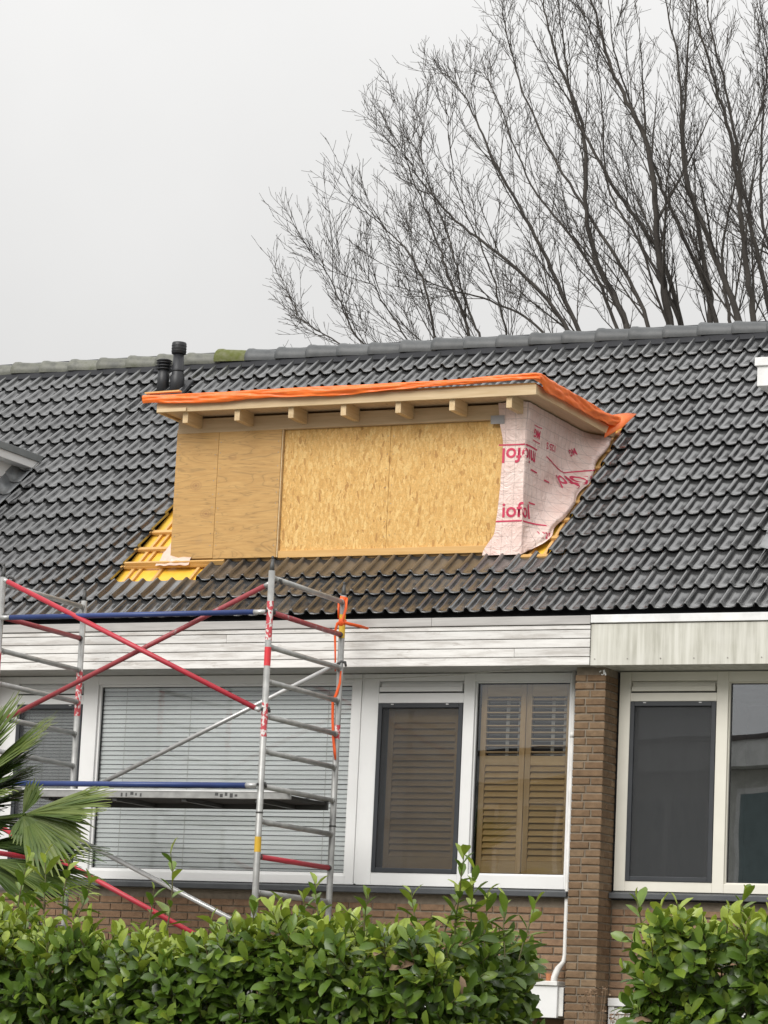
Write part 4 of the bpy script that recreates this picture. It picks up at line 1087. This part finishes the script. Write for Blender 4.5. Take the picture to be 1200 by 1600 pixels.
def hedge(label, x0, x1, y0, y1, top, seed, tall, nshoot, end_l=False, end_r=False, group='laurel hedges'):
    rs = random.Random(seed)
    t = thing('laurel_hedge', label, 'hedge', ((x0+x1)/2, (y0+y1)/2, 0), group)
    leaves = []; stems = MB()
    def shoot(p, d, L, tone, n):
        d = d.normalized(); pts = [p]; dd = d.copy()
        for i in range(4):
            dd = (dd + Vector((rs.gauss(0,.10), rs.gauss(0,.10), .06))).normalized(); pts.append(pts[-1]+dd*L/4)
        stems.tube(pts, [.006,.0055,.005,.004,.003], 5, False)
        ph = rs.uniform(0, 6.28)
        for k in range(n):
            f = (k+.6)/n; i = min(3, int(f*4)); q = pts[i].lerp(pts[i+1], f*4-i); tg = (pts[i+1]-pts[i]).normalized()
            a = tg.orthogonal().normalized(); a = Matrix.Rotation(ph + k*2.4, 3, tg) @ a
            op = lerp(1.25, .42, f) + rs.uniform(-.2,.2)
            y = (tg*math.cos(op) + a*math.sin(op)).normalized(); nrm = (tg - y*tg.dot(y)).normalized(); x = y.cross(nrm)
            y = Matrix.Rotation(rs.uniform(-.2,.2), 3, x) @ y; nrm = x.cross(y)
            s = (rs.uniform(.85,1.25) if rs.random() < .75 else rs.uniform(.5,.8))*lerp(1.05,.72,f)
            mat = Matrix((x*s, y*s, nrm*s)).transposed().to_4x4(); mat.translation = q
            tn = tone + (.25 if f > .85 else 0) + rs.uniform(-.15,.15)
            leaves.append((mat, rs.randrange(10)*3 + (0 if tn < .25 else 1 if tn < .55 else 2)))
    for _ in range(nshoot):
        x = rs.uniform(x0, x1); u = rs.random(); zt = top(x)
        if u < .52:  # front
            z = zt - 1.0*rs.random() if rs.random() < .9 else rs.uniform(.1, zt-.9)
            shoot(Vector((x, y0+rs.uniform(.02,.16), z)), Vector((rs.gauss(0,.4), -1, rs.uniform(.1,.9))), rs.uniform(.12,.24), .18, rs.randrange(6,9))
        elif u < .86:
            y = rs.uniform(y0, y1)
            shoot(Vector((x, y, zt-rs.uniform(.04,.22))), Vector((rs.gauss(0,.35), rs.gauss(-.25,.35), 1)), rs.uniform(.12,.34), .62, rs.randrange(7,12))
        else:
            ends = ([x0] if end_l else []) + ([x1] if end_r else [])
            if not ends: continue
            e = rs.choice(ends); sg = -1 if e == x0 else 1; z = zt - 1.0*rs.random()
            shoot(Vector((e-sg*rs.uniform(0,.14), rs.uniform(y0,y1), z)), Vector((sg, rs.gauss(-.4,.4), rs.uniform(.1,.8))), rs.uniform(.12,.24), .22, rs.randrange(6,9))
    for (p, h_, n) in tall:
        shoot(p - Vector((0,0,.12)), Vector((rs.uniform(-.08,.08), rs.uniform(-.1,.1), 1)), h_+.12, .45, n)
    # inner branches
    for _ in range(int((x1-x0)*22)):
        x = rs.uniform(x0+.1,x1-.1); y = rs.uniform(y0+.35,y1-.1)
        stems.tube([(x+rs.uniform(-.2,.2), y, 0), (x, y, 1.2), (x+rs.uniform(-.15,.15), y, top(x)-.1)], [.016,.011,.005], 5, False)
    # dark inside filling: small leaves deep in the hedge
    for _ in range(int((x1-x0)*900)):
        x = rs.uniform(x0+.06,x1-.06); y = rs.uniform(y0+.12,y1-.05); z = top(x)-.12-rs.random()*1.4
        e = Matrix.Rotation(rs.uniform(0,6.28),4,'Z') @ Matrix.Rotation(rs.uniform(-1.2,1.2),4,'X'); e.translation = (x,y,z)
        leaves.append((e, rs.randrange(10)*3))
    def score(l):
        p = l[0].translation; q = p-CAM; zz = q.dot(FWD); xx = 600+F_PX*q.dot(RGT)/zz; yy = 800-F_PX*q.dot(UPV)/zz
        return (0 if -20 < xx < 1220 and yy < 1610 else 100) + zz
    leaves.sort(key=score)
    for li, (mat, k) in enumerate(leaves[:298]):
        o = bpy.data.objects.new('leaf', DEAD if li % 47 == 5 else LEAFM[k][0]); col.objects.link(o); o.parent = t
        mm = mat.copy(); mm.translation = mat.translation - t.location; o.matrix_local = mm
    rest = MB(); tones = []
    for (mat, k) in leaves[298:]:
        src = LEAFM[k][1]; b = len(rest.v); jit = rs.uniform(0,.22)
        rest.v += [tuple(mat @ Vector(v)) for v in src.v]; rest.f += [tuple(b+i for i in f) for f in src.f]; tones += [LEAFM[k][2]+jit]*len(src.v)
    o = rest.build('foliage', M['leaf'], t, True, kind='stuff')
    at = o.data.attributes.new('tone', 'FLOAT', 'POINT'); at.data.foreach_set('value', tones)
    stems.build('branches', M['stem'], t, True)
    return t
def top1(x): return 2.21 + .06*math.sin(x*2.1+.5) + .05*math.sin(x*5.3) + .08*sstep(-1.2,-2.2,x) + .03*sstep(.2,1.3,x) - .14*sstep(1.3,1.6,x)
def top2(x): return 2.40 + .05*math.sin(x*3.1) + .03*sstep(3,3.6,x) - .12*(1-sstep(2.8,3.0,x))
HY = -5.8
tl = lambda x, y: px(x, y, HY)
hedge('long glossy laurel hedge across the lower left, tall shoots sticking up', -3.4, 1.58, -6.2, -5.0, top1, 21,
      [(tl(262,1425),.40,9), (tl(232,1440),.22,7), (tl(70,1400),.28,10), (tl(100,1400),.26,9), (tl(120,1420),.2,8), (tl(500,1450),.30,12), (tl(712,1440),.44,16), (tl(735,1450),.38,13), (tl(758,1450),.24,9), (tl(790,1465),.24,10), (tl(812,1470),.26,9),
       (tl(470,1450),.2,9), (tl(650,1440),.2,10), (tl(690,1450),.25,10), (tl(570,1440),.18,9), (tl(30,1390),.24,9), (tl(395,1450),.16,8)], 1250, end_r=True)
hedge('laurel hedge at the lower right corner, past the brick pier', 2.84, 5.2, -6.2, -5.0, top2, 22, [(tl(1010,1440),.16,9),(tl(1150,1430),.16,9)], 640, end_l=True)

# ------------------------------------------------------------------ fan palm at the left edge
pc = Vector((-3.35, -4.2, 2.95))
pm = thing('fan_palm', 'fan palm with pointed green fronds at the left picture edge', 'palm', (pc.x, pc.y, 0))
MB().tube([(pc.x,pc.y,0),(pc.x+.02,pc.y,1.5),(pc.x,pc.y,2.9)], [.13,.12,.10], 12).build('trunk', M['trunkfib'], pm, True)
def fan(hub, axis, up, rad, spread, nseg, tone, droop, seed, close=0.0):
    """palmate frond: hub point, axis it points along, face normal"""
    rs = random.Random(seed); axis = axis.normalized(); up = (up - axis*up.dot(axis)).normalized(); side = axis.cross(up)
    fr_ = MB(); tn = []
    fr_.tube([pc, (pc+hub)/2+Vector((0,0,.10)), hub], [.016,.012,.008], 6, False); tn = [.3]*len(fr_.v)
    f = fr_.build('frond', M['frond'], pm, True)
    at = f.data.attributes.new('tone','FLOAT','POINT'); at.data.foreach_set('value', tn)
    for k in range(nseg):
        a = lerp(-spread, spread, (k+.5)/nseg); ca = abs(a)/spread
        d = axis*math.cos(a) + side*math.sin(a)
        L = rad*(1-.22*ca**2)*rs.uniform(.93,1.05); w = .5*2*spread/nseg*rad*1.0
        lat = -axis*math.sin(a) + side*math.cos(a)
        m = MB(); st = (0,.12,.35,.6,.8,.93,1.0)
        for t in st:
            wd = w*min(1, t/.55)*(1 if t < .6 else max(.03, 1-((t-.6)/.4)**1.3)) + .002
            c = hub + d*(L*t) - Vector((0,0,1))*(droop*L*t**2.4) + up*(.012*rs.uniform(-1,1)*t)
            m.v += [tuple(c-lat*wd+up*wd*.55), tuple(c), tuple(c+lat*wd+up*wd*.55)]
        for i in range(len(st)-1):
            b = i*3; m.f += [(b,b+1,b+4,b+3),(b+1,b+2,b+5,b+4)]
        o = m.build('leaflet', M['frond'], f, True)
        at = o.data.attributes.new('tone','FLOAT','POINT'); bb = tone+rs.uniform(-.06,.10)
        at.data.foreach_set('value', [bb + (.35*max(0,t-.85)/.15 if tone > .3 else 0) for t in st for _ in range(3)])
PY = -4.2
def fanpx(hx, hy, tx, ty, spread, nseg, tone, droop, seed, dy0=0, dy1=-.15, facing=.5):
    h, t = px(hx, hy, PY+dy0), px(tx, ty, PY+dy0+dy1)
    ax = t-h; up = Vector((.35, -facing, .8))
    fan(h, ax, up, ax.length, spread, nseg, tone, droop, seed)
fanpx(-60,1225, 36,1085, .34, 16, .40, .02, 1)
fanpx(-60,1228, 5,1120, .5, 18, .25, .02, 11, .08)
fanpx(-70,1250, 92,1113, .20, 18, .46, .03, 2, -.08)
fanpx(-60,1255, 66,1150, .42, 26, .08, .06, 3, .06)
fanpx(-60,1262, 60,1195, .45, 26, .0, .08, 31, .14)
fanpx(-50,1275, 52,1228, .40, 22, .0, .08, 32, .20)
fanpx(40,1272, 178,1245, .30, 20, .46, .03, 4, -.15, -.05, 1.0)
fanpx(38,1274, 128,1318, .75, 20, .34, .18, 5, -.12, -.10, 1.2)
fanpx(36,1275, 48,1318, .9, 14, .42, .05, 51, -.16, -.05, 1.4)
fanpx(36,1272, 62,1218, .4, 8, .38, .0, 6, -.1, .05, 1.2)
fanpx(-40,1318, 172,1330, .20, 22, .10, .04, 7, .05)
fanpx(-40,1322, 120,1305, .30, 20, .03, .05, 71, .12)
fanpx(-20,1342, 152,1380, .34, 24, .36, .08, 8, -.05, -.1)
fanpx(-30,1350, 100,1395, .40, 20, .22, .08, 81, .02, -.1)
fanpx(-70,1250, 22,1236, .22, 12, .45, .02, 9, -.2)
fanpx(-60,1290, 30,1285, .5, 18, .10, .08, 91, .16)

# ------------------------------------------------------------------ dried plant at the foot of the pier
dp = thing('dried_plant', 'dried brown plant with faded flower heads before the brick pier', 'plant', (.75,-1.6,0))
rs = random.Random(5); dst = MB()
for k in range(26):
    a = px(rs.uniform(905,985), rs.uniform(1545,1600), -1.6 + rs.uniform(-.2,.2)); b = Vector((.75+rs.uniform(-.1,.1), -1.6, 0))
    dst.tube([b, b.lerp(a,.6)+Vector((rs.uniform(-.05,.05),0,.05)), a], [.004,.003,.0018], 4, False)
    hd = MB()
    for j in range(rs.randrange(5,9)):
        mm = Matrix.Rotation(rs.uniform(0,6),4,'Z') @ Matrix.Rotation(rs.uniform(0,3),4,'X'); mm.translation = a + Vector((rs.gauss(0,.014),rs.gauss(0,.014),rs.gauss(0,.016))); hd.obox(mm, .016, .012, .002)
    hd.build('flower_head', M['deadleaf'], dp)
dst.build('stems', M['deadleaf'], dp)

# ------------------------------------------------------------------ house across the street (seen only in the window glass)
oh = thing('row_house', 'pale house across the street, seen as a reflection in the right window glass', 'house', (-7.5,-27,0), 'houses across the street')
oh.rotation_euler = (0,0,R(28))
def obx(name, m, *a, parent=None):
    mb = MB().box(*a); o = bpy.data.objects.new(name, mb.mesh(name, M[m])); col.objects.link(o); o.parent = parent or oh; return o
obx('wall', 'farwall', -9, 9, -8, 0, 0, 6.55)
obx('fascia', 'farwhite', -9.2, 9.2, -.02, .45, 6.56, 7.1)
ro_ = MB().prism([(.5,7.02),(.5,7.12),(-4,7.75),(-8.5,7.12),(-8.5,7.02)], 'x', -9.2, 9.2); o = bpy.data.objects.new('roof', ro_.mesh('roof', M['farroof'])); col.objects.link(o); o.parent = oh
for k in range(6):
    a = -8.5 + k*2.9
    for z in (.9, 4.0):
        w = obx('window', 'farwhite', a, a+2.3, .001, .06, z, z+2.2)
        obx('pane', 'farpane', a+.12, a+1.05, .061, .07, z+.12, z+2.08, parent=w); obx('pane', 'farpane', a+1.2, a+2.18, .061, .07, z+.12, z+2.08, parent=w)
